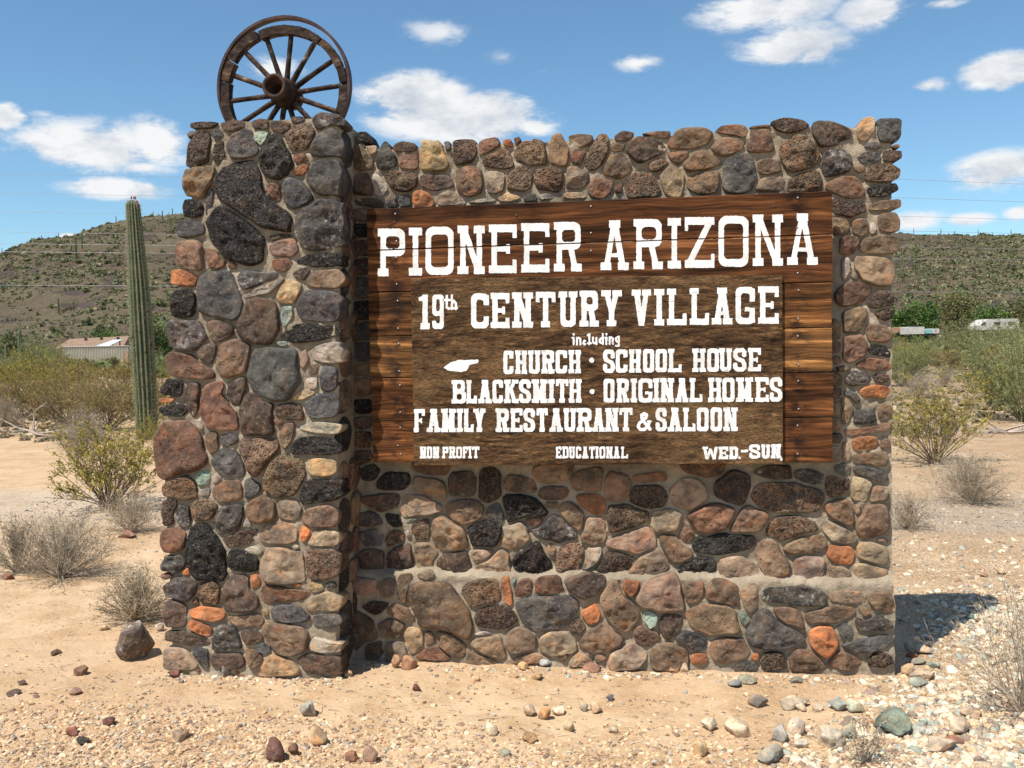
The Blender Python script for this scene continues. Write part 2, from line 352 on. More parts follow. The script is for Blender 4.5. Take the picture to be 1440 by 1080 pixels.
def m_ground():
    m, t, b = newmat('desert_soil', .95, .12); N = NT(t); P = N.n('ShaderNodeNewGeometry').outputs['Position']
    big = N.noise(P, .35, 4, .6); mid = N.noise(P, 2.3, 6, .65); fine = N.noise(P, 45, 6, .7); grit = N.voro(P, 75, 'F1'); gcol = N.voro(P, 75, 'F1', 'Color')
    g2 = N.voro(P, 28, 'F1'); g2c = N.voro(P, 28, 'F1', 'Color')
    c = N.mix(N.mr(big, .35, .65), (.43, .29, .175), (.49, .355, .22))
    c = N.mix(N.mr(mid, .38, .66), c, (.37, .235, .125))
    c = N.mix(N.math('MULTIPLY', N.mr(fine, .42, .68), .45), c, (.52, .41, .285))
    # gravelly zones: right of the wall and the near foreground
    sx = N.n('ShaderNodeSeparateXYZ'); N.put(sx.inputs[0], P)
    zr = N.math('ADD', N.mr(sx.outputs[0], 1.0, 2.6), N.mr(sx.outputs[1], -1.9, -.9, 1, 0))
    zr = N.math('ADD', zr, N.math('MULTIPLY', N.math('SUBTRACT', mid, .5), 1.6), clamp=True)
    pc = N.n('ShaderNodeSeparateColor'); N.put(pc.inputs[0], gcol)
    peb = N.ramp(pc.outputs[0], [(0., (.26, .17, .11)), (.25, (.42, .30, .19)), (.5, (.50, .41, .29)), (.75, (.35, .34, .29)), (1., (.58, .51, .40))])
    pm = N.math('MULTIPLY', N.mr(grit, .25, .5, 1, 0), zr)
    c = N.mix(N.math('MULTIPLY', pm, .75), c, peb)
    pc2 = N.n('ShaderNodeSeparateColor'); N.put(pc2.inputs[0], g2c)
    peb2 = N.ramp(pc2.outputs[1], [(0., (.20, .14, .11)), (.3, (.45, .34, .23)), (.6, (.34, .33, .28)), (1., (.54, .47, .36))])
    sel = N.math('MULTIPLY', N.mr(g2, .16, .3, 1, 0), N.math('GREATER_THAN', pc2.outputs[0], .72))
    c = N.mix(N.math('MULTIPLY', sel, .8), c, peb2)
    # far scrub floor: browner, mottled with dry litter
    far = N.mr(sx.outputs[1], 6, 26); lit = N.noise(P, 1.1, 6, .7)
    c = N.mix(N.math('MULTIPLY', far, N.mr(lit, .42, .62)), c, (.27, .19, .115))
    # band of grey road gravel behind the wall
    yb = N.math('ADD', sx.outputs[1], N.math('MULTIPLY', mid, 1.1)); band = N.math('MULTIPLY', N.mr(yb, 3.7, 4.3), N.mr(yb, 5.6, 6.4, 1, 0))
    gv = N.ramp(N.noise(P, 60, 3, .8), [(.35, (.15, .13, .11)), (.5, (.34, .31, .26)), (.65, (.58, .52, .43))])
    c = N.mix(N.math('MULTIPLY', band, .45), c, gv)
    h = N.math('ADD', N.math('MULTIPLY', fine, .5), N.math('MULTIPLY', N.math('MULTIPLY', N.mr(grit, .1, .55, 1, 0), zr), .9))
    h = N.math('ADD', h, N.math('MULTIPLY', sel, 1.3))
    n = N.bump(h, .9, .016); n = N.bump(mid, .7, .05, n)
    N.put(b.inputs['Base Color'], c); N.put(b.inputs['Normal'], n); return m
M_GROUND = m_ground()
g = link('ground', npmesh('ground', V.reshape(-1, 3), Q, True), M_GROUND); tag(g, kind='structure')
del V, Q

# ------------------------------------------------------------------ hills
SKY = [(-900, 118), (-300, 128), (-120, 138), (0, 139), (60, 160), (110, 166), (150, 180), (200, 189), (260, 193), (420, 194), (700, 170), (1000, 156), (1265, 150), (1340, 146), (1440, 141), (1700, 130), (2400, 118)]
def ridge(px):
    for (a, ha), (b_, hb) in zip(SKY, SKY[1:]):
        if a <= px <= b_: k = (px-a)/(b_-a); return ha+(hb-ha)*k
    return 118
def hill_pt(px, k):
    """k 0 foot .. 1 ridge .. 1.6 behind"""
    az_ = math.atan((px-720)/FPX)
    d = Rv*math.sin(az_) + Fv*math.cos(az_); d.z = 0; d.normalize()
    r = 165 + 255*k; x = CAM.x + d.x*r; y = CAM.y + d.y*r
    H = ridge(px)/FPX*420*math.cos(az_) + CAMZ
    prof = (k*k*(3-2*k))*.55 + k*.45 if k <= 1 else 1 - .5*(k-1)
    z = H*prof + 2.4*noise.fractal(Vector((x*.02, y*.02, 1.)), .8, 2, 5)*min(1, k*3)*(1 if k < .97 else .35) + .5*noise.fractal(Vector((x*.15, y*.15, 4.)), .8, 2, 3)
    return Vector((x, y, z - (1.5 if k == 0 else 0)))
pxs = np.concatenate([np.linspace(-1300, 0, 60)[:-1], np.linspace(0, 300, 170)[:-1], np.linspace(300, 1220, 140)[:-1], np.linspace(1220, 1460, 130)[:-1], np.linspace(1460, 2900, 60)])
ks = np.concatenate([np.linspace(0, 1, 90), np.array([1.03, 1.1, 1.3, 1.6])])
HV = [hill_pt(p, k) for k in ks for p in pxs]
idx = np.arange(len(pxs)*len(ks)).reshape(len(ks), len(pxs))
Q = np.stack([idx[:-1, :-1], idx[:-1, 1:], idx[1:, 1:], idx[1:, :-1]], -1).reshape(-1, 4)
def m_hill():
    m, t, b = newmat('hill_rubble', .95, .1); N = NT(t); P = N.n('ShaderNodeNewGeometry').outputs['Position']
    n1 = N.noise(P, .022, 5, .6); n2 = N.noise(P, .16, 6, .7); n3 = N.noise(P, .9, 5, .8)
    c = N.mix(N.mr(n1, .4, .62), (.088, .065, .046), (.112, .094, .058))
    c = N.mix(N.mr(n2, .54, .66), c, (.080, .060, .055))
    c = N.mix(N.math('MULTIPLY', N.mr(n3, .56, .66), .7), c, (.24, .18, .12))
    c = N.mix(N.math('MULTIPLY', N.mr(n3, .34, .44, 1, 0), .7), c, (.06, .045, .04))
    sx = N.n('ShaderNodeSeparateXYZ'); N.put(sx.inputs[0], P)
    st = N.noise(N.vmul(P, (1, 1, 3.5)), .06, 5, .6, .4); c = N.mix(N.math('MULTIPLY', N.mr(st, .55, .63), .75), c, (.055, .042, .043))
    N.put(b.inputs['Base Color'], c); N.put(b.inputs['Normal'], N.bump(N.math('ADD', n2, N.math('MULTIPLY', n3, .6)), 1., .8)); return m
hl = link('hills', npmesh('hills', np.array([tuple(p) for p in HV]), Q, True), m_hill()); tag(hl, kind='structure')
# ------------------------------------------------------------------ masonry
TONE = {'B': (.042, .039, .038), 'D': (.102, .074, .057), 'G': (.098, .098, .098), 'N': (.212, .148, .099), 'T': (.345, .268, .188), 'R': (.195, .115, .080),
        'O': (.44, .19, .085), 'P': (.34, .245, .19), 'W': (.44, .40, .335), 'V': (.27, .34, .29), 'Y': (.50, .37, .215), 'L': (.085, .078, .075)}
FACE = {  # point, normal (towards the viewer)
 'wall': (Vector((0, 0, 0)), Vector((0, -1, 0))),
 'ledge': (Vector((0, -.055, 0)), Vector((0, -1, 0))),
 'pillar': (Vector((0, -.345, 0)), Vector((0, -1, .030)).normalized())}
def smooth_poly(P, it=1):
    for _ in range(it):
        Qn = []
        for i in range(len(P)):
            a, b_ = P[i], P[(i+1) % len(P)]
            Qn += [(a[0]*.87+b_[0]*.13, a[1]*.87+b_[1]*.13), (a[0]*.13+b_[0]*.87, a[1]*.13+b_[1]*.87)]
        P = Qn
    return P
def resample(P, n):
    L = [0]; 
    for i in range(len(P)): a, b_ = P[i], P[(i+1) % len(P)]; L.append(L[-1]+math.hypot(a[0]-b_[0], a[1]-b_[1]))
    out = []; j = 0
    for k in range(n):
        s = L[-1]*k/n
        while L[j+1] < s: j += 1
        f = (s-L[j])/max(1e-9, L[j+1]-L[j]); a, b_ = P[j], P[(j+1) % len(P)]; out.append((a[0]+(b_[0]-a[0])*f, a[1]+(b_[1]-a[1])*f))
    return out
RINGS = [.0, .18, .33, .46, .57, .67, .76, .84, .905, .955, .985, 1.0]
def stone_geo(P, D, back, seed, rough=1.0, n=30, rings=RINGS, bump=1.0):
    """P: outline (u,v) in metres about its centre. Returns vertices (u, depth, v) and faces."""
    r = random.Random(seed); P = resample(P if len(P) > 20 else smooth_poly(P), n)
    A = sum(P[i][0]*P[(i+1) % n][1]-P[(i+1) % n][0]*P[i][1] for i in range(n))
    if A < 0: P = P[::-1]
    R = sum(math.hypot(*p) for p in P)/n
    pl = []
    for _ in range(r.randint(6, 10)):
        a = r.uniform(0, 2*math.pi); pl.append((math.cos(a), math.sin(a), r.uniform(.5, .95), r.uniform(.10, .60)))
    tx, ty = r.uniform(-.16, .16), r.uniform(-.22, .10)
    so = r.uniform(0, 90); V = []; F = []
    def prof(s, u, v):
        h = max(0., 1-s**4.2)**.55
        h *= 1 + (u*tx+v*ty)/R
        for (ca, sa, c0, k) in pl:
            q = c0 - k*((u*ca+v*sa)/R) ; h = min(h, h*.08+q*.92) if q < h else h
        return max(h, 0)
    for s in rings:
        for i in range(n if s > 0 else 1):
            u, v = (P[i][0]*s, P[i][1]*s) if s > 0 else (0, 0)
            h = D*prof(s, u, v)
            q = Vector((u*14+so, v*14, so))
            nn = noise.fractal(q*1.6, .7, 2, 3)
            e = min(1., 3*(1-s)+.25)
            h += nn*.24*D*e*rough + bump*.0030*noise.fractal(q*5, .8, 2, 3)*e
            w = 1 + (.035*noise.noise(Vector((u*22+so, v*22, 5.))) + .022*noise.noise(Vector((u*90+so, v*90, 9.))))*(1 if s > .5 else 0)*rough
            V.append((u*w, -h, v*w))
    for (s, d) in ((1.0, .012), (.93, back)):
        for i in range(n): V.append((P[i][0]*s, d, P[i][1]*s))
    m = len(rings)-1 + 2
    for i in range(n): F.append((0, 1+i, 1+(i+1) % n))
    for k in range(m-1):
        for i in range(n):
            a, b_ = 1+k*n+i, 1+k*n+(i+1) % n; F.append((a, a+n, b_+n, b_))
    F.append(tuple(1+(m-1)*n+i for i in range(n))[::-1])
    return V, F
def vary(c, r, s=.2):
    k = 1+r.uniform(-s, s); return (c[0]*k*(1+r.uniform(-.05, .07)), c[1]*k, c[2]*k*(1+r.uniform(-.06, .06)), 1)
def pick_mat(c, r):
    if c == 'L': return 'lichen'
    if c == 'B': return 'porous'
    if c in 'DN': return r.choice(['plain', 'porous', 'pitted', 'plain'])
    if c in 'GTR': return r.choice(['plain', 'plain', 'pitted'])
    return 'plain'
monument = empty('stone_monument', (0, 0, 0))
tag(monument, 'stone and mortar entrance wall with a square pillar at its left end', 'stone wall')
pillar = None; wallpart = None
STN = [0]
def put_stone(face, cls, pts, back=.05, mat=None, D=None, n=40):
    p0, nrm = FACE[face]; STN[0] += 1; r = random.Random(STN[0]*17+3)
    W3 = [on_plane(x, y, p0, nrm) for x, y in pts]
    if min(q.z for q in W3) < -.03: W3 = [Vector((q.x, q.y, max(q.z, -.03))) for q in W3]
    # area centroid
    A = cx = cy = 0
    q = [(p.x, p.z) for p in W3]
    for i in range(len(q)):
        a, b_ = q[i], q[(i+1) % len(q)]; k = a[0]*b_[1]-b_[0]*a[1]; A += k; cx += (a[0]+b_[0])*k; cy += (a[1]+b_[1])*k
    cx /= 3*A; cy /= 3*A
    cyy = p0.y - (nrm.x*(cx-p0.x)+nrm.z*(cy-p0.z))/nrm.y
    c = Vector((cx, cyy, cy)); upv = Vector((0, nrm.z, -nrm.y)).normalized()
    loc = [((p-c).x, (p-c).dot(upv)) for p in W3]
    w = max(a[0] for a in loc)-min(a[0] for a in loc); h = max(a[1] for a in loc)-min(a[1] for a in loc)
    mn = min(w, h); D = D or min(.062, max(.016, .30*mn))*r.uniform(.85, 1.15)
    rg = RINGS if mn > .05 else [0., .5, .8, .95, 1.]
    V, F = stone_geo(loc, D, back, STN[0], 1.25 if cls in 'BL' else .85, n if mn > .05 else 18, rg)
    me = mesh('stone', V, F)
    o = link('stone', me, M_STONE[mat or pick_mat(cls, r)], pillar if face == 'pillar' else wallpart)
    o.location = c; o.rotation_euler = (math.atan2(upv.y, upv.z)*-1, 0, 0)
    o.color = vary(TONE[cls], r)
    return o

SHEETS = {
'A': ('pillar', 200, 150, 1440/340, """
D 285,95 450,92 440,125 290,135
G 272,165 300,138 350,148 280,198
D 285,190 320,158 395,150 400,200 385,330 330,368 275,370 262,340
G 415,160 440,120 485,165 460,200 430,190
D 430,235 480,195 487,290 460,325 428,310
N 250,430 270,370 360,350 425,365 420,430 385,530 350,560 270,530 250,490
D 470,100 540,80 615,90 600,125 520,150 480,135
G 505,230 540,165 600,140 650,140 690,230 690,280 560,305 520,270
V 660,170 700,137 750,160 745,205 710,235 665,205
D 655,90 700,75 755,80 755,130 700,140 660,120
D 760,90 830,85 885,100 880,140 820,165 762,130
N 855,160 900,105 980,92 1030,130 1015,200 960,255 880,250 855,200
G 890,65 960,60 965,90 915,108 890,90
L 1015,70 1060,35 1150,45 1215,80 1200,110 1130,115 1050,140 1020,110
G 1010,230 1040,170 1130,120 1180,180 1200,230 1170,300 1060,300 1010,270
B 705,350 705,270 740,200 790,150 830,180 870,260 910,350 860,390 810,420 720,400
R 900,290 960,285 985,320 930,345 905,330
O 900,370 960,340 990,360 980,390 925,405
G 990,390 1040,330 1110,310 1170,320 1200,400 1180,510 1120,525 1030,500 990,440
B 425,415 500,390 560,345 650,330 690,350 710,420 720,490 790,580 890,640 900,700 880,755 820,740 700,700 560,620 470,560 430,480
R 725,490 770,465 820,475 820,550 790,560 740,520
G 838,480 870,435 940,450 1010,530 990,565 890,600 850,550
B 245,600 260,560 300,545 365,575 370,630 310,660 255,650
G 375,620 395,500 420,480 418,540 400,640 380,650
B 385,700 400,650 470,595 550,640 640,710 710,790 700,890 640,930 560,935 480,900 430,810
G 208,720 230,680 300,675 365,710 370,745 270,770 220,780
N 205,850 215,800 310,805 355,850 345,970 290,980 215,950
R 380,860 440,850 490,930 450,970 410,950
L 915,670 960,620 1050,570 1130,555 1180,600 1200,680 1190,780 1130,840 1000,860 940,800 915,740
D 765,770 850,755 900,768 830,785 770,805
P 760,825 810,792 900,780 915,850 890,895 790,890
R 785,910 870,897 890,930 840,975 790,950
B 920,930 1000,880 1100,870 1170,880 1190,930 1120,955 1000,950
O 175,975 240,965 320,1000 310,1065 175,1060
D 910,990 980,950 1000,980 960,1030 910,1015
N 980,1050 1020,985 1160,965 1180,1030 1150,1085 1030,1085
L 575,1020 620,985 720,1000 800,990 790,1020 720,1050 600,1100
W 600,1115 720,1065 850,1015 830,1060 720,1120 610,1138
Y 825,1065 880,1030 945,1055 935,1110 900,1168 820,1155
N 510,910 560,930 550,960 515,955
"""),
'B': ('pillar', 200, 390, 1440/340, """
G 330,100 345,20 420,-35 510,-40 560,40 595,160 590,230 520,250 430,235 350,190
B 172,180 190,90 260,70 320,95 310,170 270,235 190,240
L 155,300 165,255 250,250 340,290 390,360 340,410 280,430 190,415 165,380
D 395,290 440,240 530,300 535,350 470,385 420,370
D 570,310 590,230 620,150 680,110 760,140 805,200 800,320 770,390 700,395 600,360
V 835,190 885,175 890,230 850,290 835,250
G 925,150 960,90 1040,70 1150,85 1180,150 1190,230 1090,265 960,245
B 820,365 880,310 960,280 1080,290 1180,300 1180,340 1060,365 880,385
V 805,385 860,375 870,405 820,410
W 1025,450 1060,415 1160,395 1200,430 1180,490 1080,505 1030,485
R 135,480 170,440 260,460 380,520 440,570 420,600 300,590 160,565
D 340,440 375,400 435,400 438,470 400,515 345,490
N 440,470 480,390 540,370 630,395 640,470 620,560 520,590 450,560
G 630,570 650,450 700,420 900,425 925,450 935,540 900,700 840,745 740,720 650,650
P 940,470 970,440 985,490 965,545 940,535
N 985,530 1050,520 1050,570 1000,570
G 1060,560 1090,530 1150,560 1140,680 1090,690 1055,640
W 985,610 1045,600 1050,650 1000,665
Y 900,710 980,670 1040,690 980,720 905,730
B 110,660 150,615 240,630 235,690 190,715 120,700
O 100,725 150,712 195,725 170,750 105,748
B 100,780 140,758 270,765 280,800 220,820 110,815
D 255,680 290,635 335,650 340,760 310,830 270,800
R 350,740 380,660 450,620 500,640 460,700 500,740 560,820 570,900 500,910 380,900 350,820
D 515,640 570,600 615,600 610,680 580,760 525,740
D 590,800 610,700 640,690 720,735 780,755 785,850 780,940 600,945
N 785,790 820,755 900,750 965,800 950,845 850,850 790,820
G 970,760 1020,700 1140,685 1150,760 1130,820 1010,830 975,800
R 780,840 850,857 830,880 785,870
N 820,960 850,875 900,858 890,940 860,1020 825,1010
W 960,885 1050,868 1160,880 1150,930 1050,920 960,905
B 885,1020 940,970 1040,955 1140,980 1170,1040 1080,1060 1000,1040 900,1055
R 75,1000 90,900 220,865 310,880 360,960 390,1090 340,1140 220,1170 130,1220 85,1170
W 320,860 350,840 375,880 350,910
N 375,960 402,915 445,920 450,1020 410,1050 378,1010
G 465,950 520,925 570,970 500,1005 465,985
G 430,1080 480,1015 550,1040 600,1100 590,1190 520,1195 440,1150
N 590,1000 600,960 700,955 810,965 820,1010 740,1100 670,1200 640,1160 610,1080
"""),
'C': ('pillar', 200, 630, 1440/340, """
N 740,150 760,90 830,50 930,65 965,110 950,200 900,285 800,290 740,240
Y 990,90 1060,60 1135,80 1140,150 1080,175 1010,150
B 945,290 970,210 1040,195 1160,190 1190,240 1140,310 1000,330 950,325
N 120,240 150,190 250,160 310,210 335,290 250,295 130,290
V 315,170 360,135 410,160 400,205 345,225
W 417,165 450,150 475,190 445,215 418,200
W 340,248 400,243 400,280 350,280
N 418,250 460,200 560,185 600,230 590,290 530,320 430,305
G 612,210 650,170 690,230 680,280 620,305
D 120,330 150,302 205,310 190,390 185,450 140,460 120,400
L 195,390 230,350 280,360 287,420 270,460 220,440
N 290,350 340,305 420,310 445,350 430,405 370,425 300,420
N 615,370 660,300 730,288 790,330 803,410 750,435 660,440 620,410
T 805,360 830,315 900,300 945,370 940,410 860,425 812,410
L 418,460 450,380 520,340 600,345 605,410 570,490 490,500 430,490
N 950,400 1000,360 1110,335 1140,380 1150,465 1040,475 960,440
R 105,560 120,490 190,475 250,510 255,580 180,620 120,600
B 275,560 310,460 400,455 440,540 490,600 505,740 470,795 340,790 280,720
W 595,470 610,420 640,440 650,475
D 490,540 560,500 660,480 690,500 640,560 560,585 500,570
T 700,510 760,460 830,435 920,470 930,550 880,575 770,570 710,545
O 932,500 960,470 1000,505 970,555 942,540
T 985,570 1030,500 1090,485 1155,500 1150,580 1050,580
W 605,605 660,590 720,615 700,635 640,625
B 505,650 530,615 590,622 640,640 700,660 690,735 600,735 520,710
T 700,680 740,600 820,590 950,610 970,730 965,800 870,820 740,800 700,760
W 880,590 915,570 938,595 910,615
N 975,650 990,612 1130,602 1160,650 1155,750 1090,790 1000,780 978,720
L 110,700 140,650 220,640 265,680 240,730 180,745 120,730
R 110,755 150,745 185,768 150,785 115,775
O 235,740 275,710 285,750 250,758
L 120,830 180,775 280,770 330,820 310,890 260,915 140,880
N 335,830 360,795 440,785 465,850 450,935 350,925 332,880
D 475,870 510,800 580,750 640,770 640,850 700,890 680,950 600,985 500,960 472,920
O 642,760 690,750 705,820 652,830
R 705,870 720,815 800,825 900,835 1005,858 990,895 870,910 750,920 715,905
O 880,822 920,797 950,815 940,830 890,830
Y 990,830 1010,790 1075,800 1080,850 1020,862
L 1090,805 1140,800 1150,830 1100,835
T 985,940 1020,880 1100,850 1165,900 1165,965 1080,975 1000,960
D 130,970 160,905 240,910 268,970 265,1050 210,1075 140,1050
N 300,900 330,888 340,930 310,940
O 275,975 340,940 440,945 490,980 480,1010 400,1028 300,1015
N 510,1010 600,992 700,988 720,1020 700,1060 620,1060 530,1040
G 765,970 820,930 900,935 950,980 990,1000 960,1035 850,1050 780,1020
G 1025,1010 1060,985 1160,990 1170,1040 1110,1060 1040,1045
Y 712,970 740,955 755,985 722,1000
"""),
'P': ('pillar', 0, 860, 3.6, """
O 955,50 985,35 1075,90 1070,130 1010,120 960,88
D 835,115 870,92 970,102 1065,142 1060,168 960,162 840,140
T 850,192 900,190 960,210 1010,280 850,285
G 975,200 1010,182 1055,200 1050,280 1020,275 985,230
L 1070,130 1100,85 1150,65 1215,120 1220,180 1150,203 1085,195
D 1215,110 1260,90 1330,120 1325,150 1260,165 1225,140
G 1290,178 1330,155 1370,190 1350,215 1300,208
N 1245,205 1280,185 1325,212 1330,260 1290,285 1250,260
D 1060,215 1130,208 1220,215 1245,270 1150,285 1070,265
"""),
'Q': ('pillar', 360, 860, 1440/440, """
N 30,80 60,45 130,50 200,65 240,120 235,170 190,200 110,200 60,150
Y 10,265 60,205 90,198 170,230 215,280 120,285 20,290
D 190,215 230,197 380,207 400,270 340,280 220,270
W 245,150 270,125 330,140 395,150 380,185 310,190 255,175
"""),
'Q2': ('ledge', 360, 860, 1440/440, """
D 400,60 470,10 530,60 560,130 470,165 410,150
N 500,150 575,135 585,200 520,215
T 592,150 690,150 695,225 600,225
Y 692,85 770,95 770,160 730,195 700,170
N 778,95 820,105 815,150 782,155
N 828,100 880,90 960,150 965,205 900,205 835,150
R 735,215 780,165 830,160 905,220
W 1005,105 1050,92 1090,100 1060,114
N 975,180 1010,192 1100,225 1090,238 970,238
T 1160,225 1300,188 1355,230 1160,238
"""),
'E': ('wall', 480, 640, 3.6, """
B 100,80 150,45 190,80 170,120 120,120
B 185,130 240,95 330,100 345,140 290,175 200,170
N 360,150 380,110 480,120 530,170 520,230 470,220 400,180
R 380,40 540,40 520,98 440,98 380,80
D 545,180 560,102 640,95 685,110 680,195 560,198
D 695,170 700,90 760,80 808,110 805,200 740,232 700,215
N 820,130 870,110 970,130 980,185 880,190 820,165
N 980,80 1050,40 1160,40 1140,118 1060,138 990,125
N 1170,150 1210,90 1310,75 1320,150 1310,180 1200,178
N 1332,130 1360,100 1460,115 1465,200 1400,238 1340,220
T 310,250 340,210 430,205 500,250 510,290 400,300 315,318
N 530,260 600,235 690,235 718,280 700,330 640,352 560,330
G 730,290 790,250 822,290 820,330 760,330
B 828,205 900,190 1000,240 1050,290 1030,315 930,308 850,342 830,290
D 1010,180 1040,162 1140,168 1130,220 1050,233 1010,210
N 1035,240 1095,238 1090,265 1045,265
N 1095,270 1130,235 1198,260 1228,330 1218,385 1150,350
O 1200,205 1230,192 1320,210 1335,290 1290,305 1250,270 1205,245
D 100,220 280,190 290,250 200,280 150,260
G 90,300 160,290 200,340 150,360 100,350
B 232,300 290,310 310,350 270,360 240,335
V 320,325 395,318 370,332 325,340
N 350,375 375,335 430,330 450,375 435,420 375,425
W 315,390 342,378 362,410 330,420
T 460,350 500,300 560,332 635,390 642,470 560,490 480,450 460,400
B 635,380 660,345 750,320 818,370 808,430 760,468 660,460
T 803,460 832,370 900,335 940,360 948,430 900,475
R 935,330 980,308 1025,325 980,358 938,350
L 955,380 1010,370 1060,305 1120,315 1180,385 1195,420 1100,443 1020,410
T 1215,410 1240,325 1300,315 1335,340 1328,430 1280,458 1222,430
G 100,400 160,375 208,400 208,450 130,460
N 220,430 270,385 325,400 318,430 240,465
D 230,530 270,462 345,450 362,560 300,585 245,575
D 100,500 150,470 208,500 208,580 120,590
T 372,500 382,445 470,450 482,500 460,570 390,575
D 478,540 540,492 640,482 668,600 610,610 500,590
T 652,500 690,472 768,482 735,528 670,540
T 672,570 760,522 810,472 850,520 858,590 760,603 680,595
B 862,540 900,492 990,440 1030,490 1058,530 1040,590 940,590 872,565
T 1038,480 1060,448 1085,475 1075,515 1045,505
N 1095,500 1110,465 1170,445 1228,470 1222,540 1190,600 1120,600 1095,560
W 1240,475 1312,465 1298,540 1215,583 1232,530
D 1285,585 1350,505 1400,490 1478,512 1472,560 1420,606 1320,600
N 1347,290 1360,255 1440,252 1558,287 1558,328 1480,368 1370,388 1347,360
P 1340,450 1400,412 1480,380 1550,362 1592,430 1578,465 1500,493 1400,478
"""),
'E2': ('ledge', 480, 640, 3.6, """
T 390,592 450,587 465,610 430,630 395,615
P 60,622 175,640 180,688 60,700
P 190,680 220,638 270,630 272,700 230,715
N 277,650 300,610 352,612 338,680 320,762 285,710
N 347,720 352,655 420,642 520,670 598,720 648,800 663,880 640,932 560,900 480,870 400,858 362,780
N 612,700 650,662 720,637 790,632 812,690 808,738 740,753 660,763
O 802,660 820,622 848,622 863,700 858,758 825,735
R 877,680 900,642 965,632 967,690 900,718 880,710
R 972,650 1010,627 1100,622 1123,680 1090,703 990,703
D 1132,642 1180,608 1333,602 1338,660 1220,718 1150,680
V 862,645 882,628 870,668
D 120,770 160,748 245,752 220,790 170,800
N 222,770 290,752 330,772 373,828 300,828 230,800
N 197,870 250,827 313,860 280,918 210,913
D 682,830 710,772 800,767 860,792 888,832 850,858 760,868 690,858
G 888,760 910,722 1010,708 1180,717 1193,770 1158,840 1100,883 980,888 920,840
O 1217,800 1290,757 1303,800 1288,848 1240,848
N 1312,755 1345,655 1400,637 1420,692 1480,752 1516,810 1436,890 1380,858 1342,800
N 1152,880 1170,842 1215,827 1233,870 1200,928 1165,905
N 827,950 870,887 950,882 983,930 983,978 880,998 835,988
T 997,950 1050,887 1150,897 1188,950 1183,1000 1090,1018 1010,998
N 1202,950 1250,892 1330,852 1380,902 1428,932 1418,970 1320,998 1280,1013 1210,978
T 657,960 700,917 790,912 828,960 828,1023 720,1008
T 1160,1050 1190,1002 1240,1012 1275,1060 1170,1065
T 1350,1050 1370,992 1430,962 1500,962 1533,1010 1490,1068 1370,1072
N 1102,1000 1130,992 1155,1015 1125,1040 1102,1025
N 1282,1012 1320,1002 1343,1030 1290,1045
"""),
'F': ('wall', 870, 640, 3.6, """
D 52,190 90,152 200,150 238,210 220,268 120,268 62,235
R 62,110 200,90 240,128 100,143
T 272,190 330,132 400,122 433,200 400,240 350,263 282,240
D 502,130 560,87 640,112 668,170 620,243 540,228 507,200
R 330,40 530,40 520,98 430,103 350,85
N 672,200 692,162 780,137 900,142 1018,177 1043,230 1000,273 850,293 720,273
L 890,90 960,77 1028,102 1018,148 950,138 900,118
D 700,90 760,60 860,60 880,120 780,122
N 1052,120 1130,120 1150,190 1070,213
G 1100,50 1150,42 1175,60 1160,93 1110,88
G 1190,57 1240,47 1340,80 1365,100 1330,133 1240,108 1195,88
T 1172,170 1190,112 1250,112 1283,150 1250,233 1192,228
T 1288,160 1365,172 1360,220 1268,233
D 1137,130 1165,117 1160,178 1132,188
N 1042,250 1110,227 1180,242 1188,340 1150,348 1082,310
N 1202,350 1240,262 1340,247 1350,370 1280,418 1217,398
T 162,320 182,282 240,277 310,300 300,368 250,388 187,383
R 352,310 430,272 520,250 575,272 583,310 540,368 440,398 382,368
N 562,390 595,322 650,267 740,277 758,300 738,363 640,393
N 747,370 820,307 900,307 998,360 998,383 920,393 840,423 762,408
R 312,410 332,352 370,362 376,408 340,453 317,438
T 1032,350 1060,332 1198,410 1193,443 1130,453 1042,400
B 377,450 400,412 560,402 683,407 678,453 560,498 420,493 382,478
N 832,480 870,442 1000,402 1048,410 1038,468 960,498 862,493
N 207,430 227,402 290,412 373,490 368,528 300,548 262,520
N 702,480 740,437 798,442 828,510 868,570 858,598 740,608 722,550
O 1067,500 1077,457 1168,457 1186,500 1163,543 1102,548
T 1217,470 1240,447 1340,452 1366,500 1358,553 1290,543 1217,512
P 892,600 902,522 940,507 1028,527 1038,600 1000,633 932,628
T 1042,640 1062,567 1120,562 1178,610 1178,653 1100,668 1042,668
T 1202,565 1240,552 1360,583 1363,640 1330,678 1230,658 1202,620
T 42,600 62,562 130,512 200,482 238,530 246,588 140,618 62,618
B 297,590 332,547 400,517 488,532 493,588 440,618 350,618
T 502,570 522,522 590,512 680,562 713,610 690,633 560,623 507,600
P 1310,430 1350,420 1365,440 1330,448
T 1195,250 1220,240 1225,300 1200,300
"""),
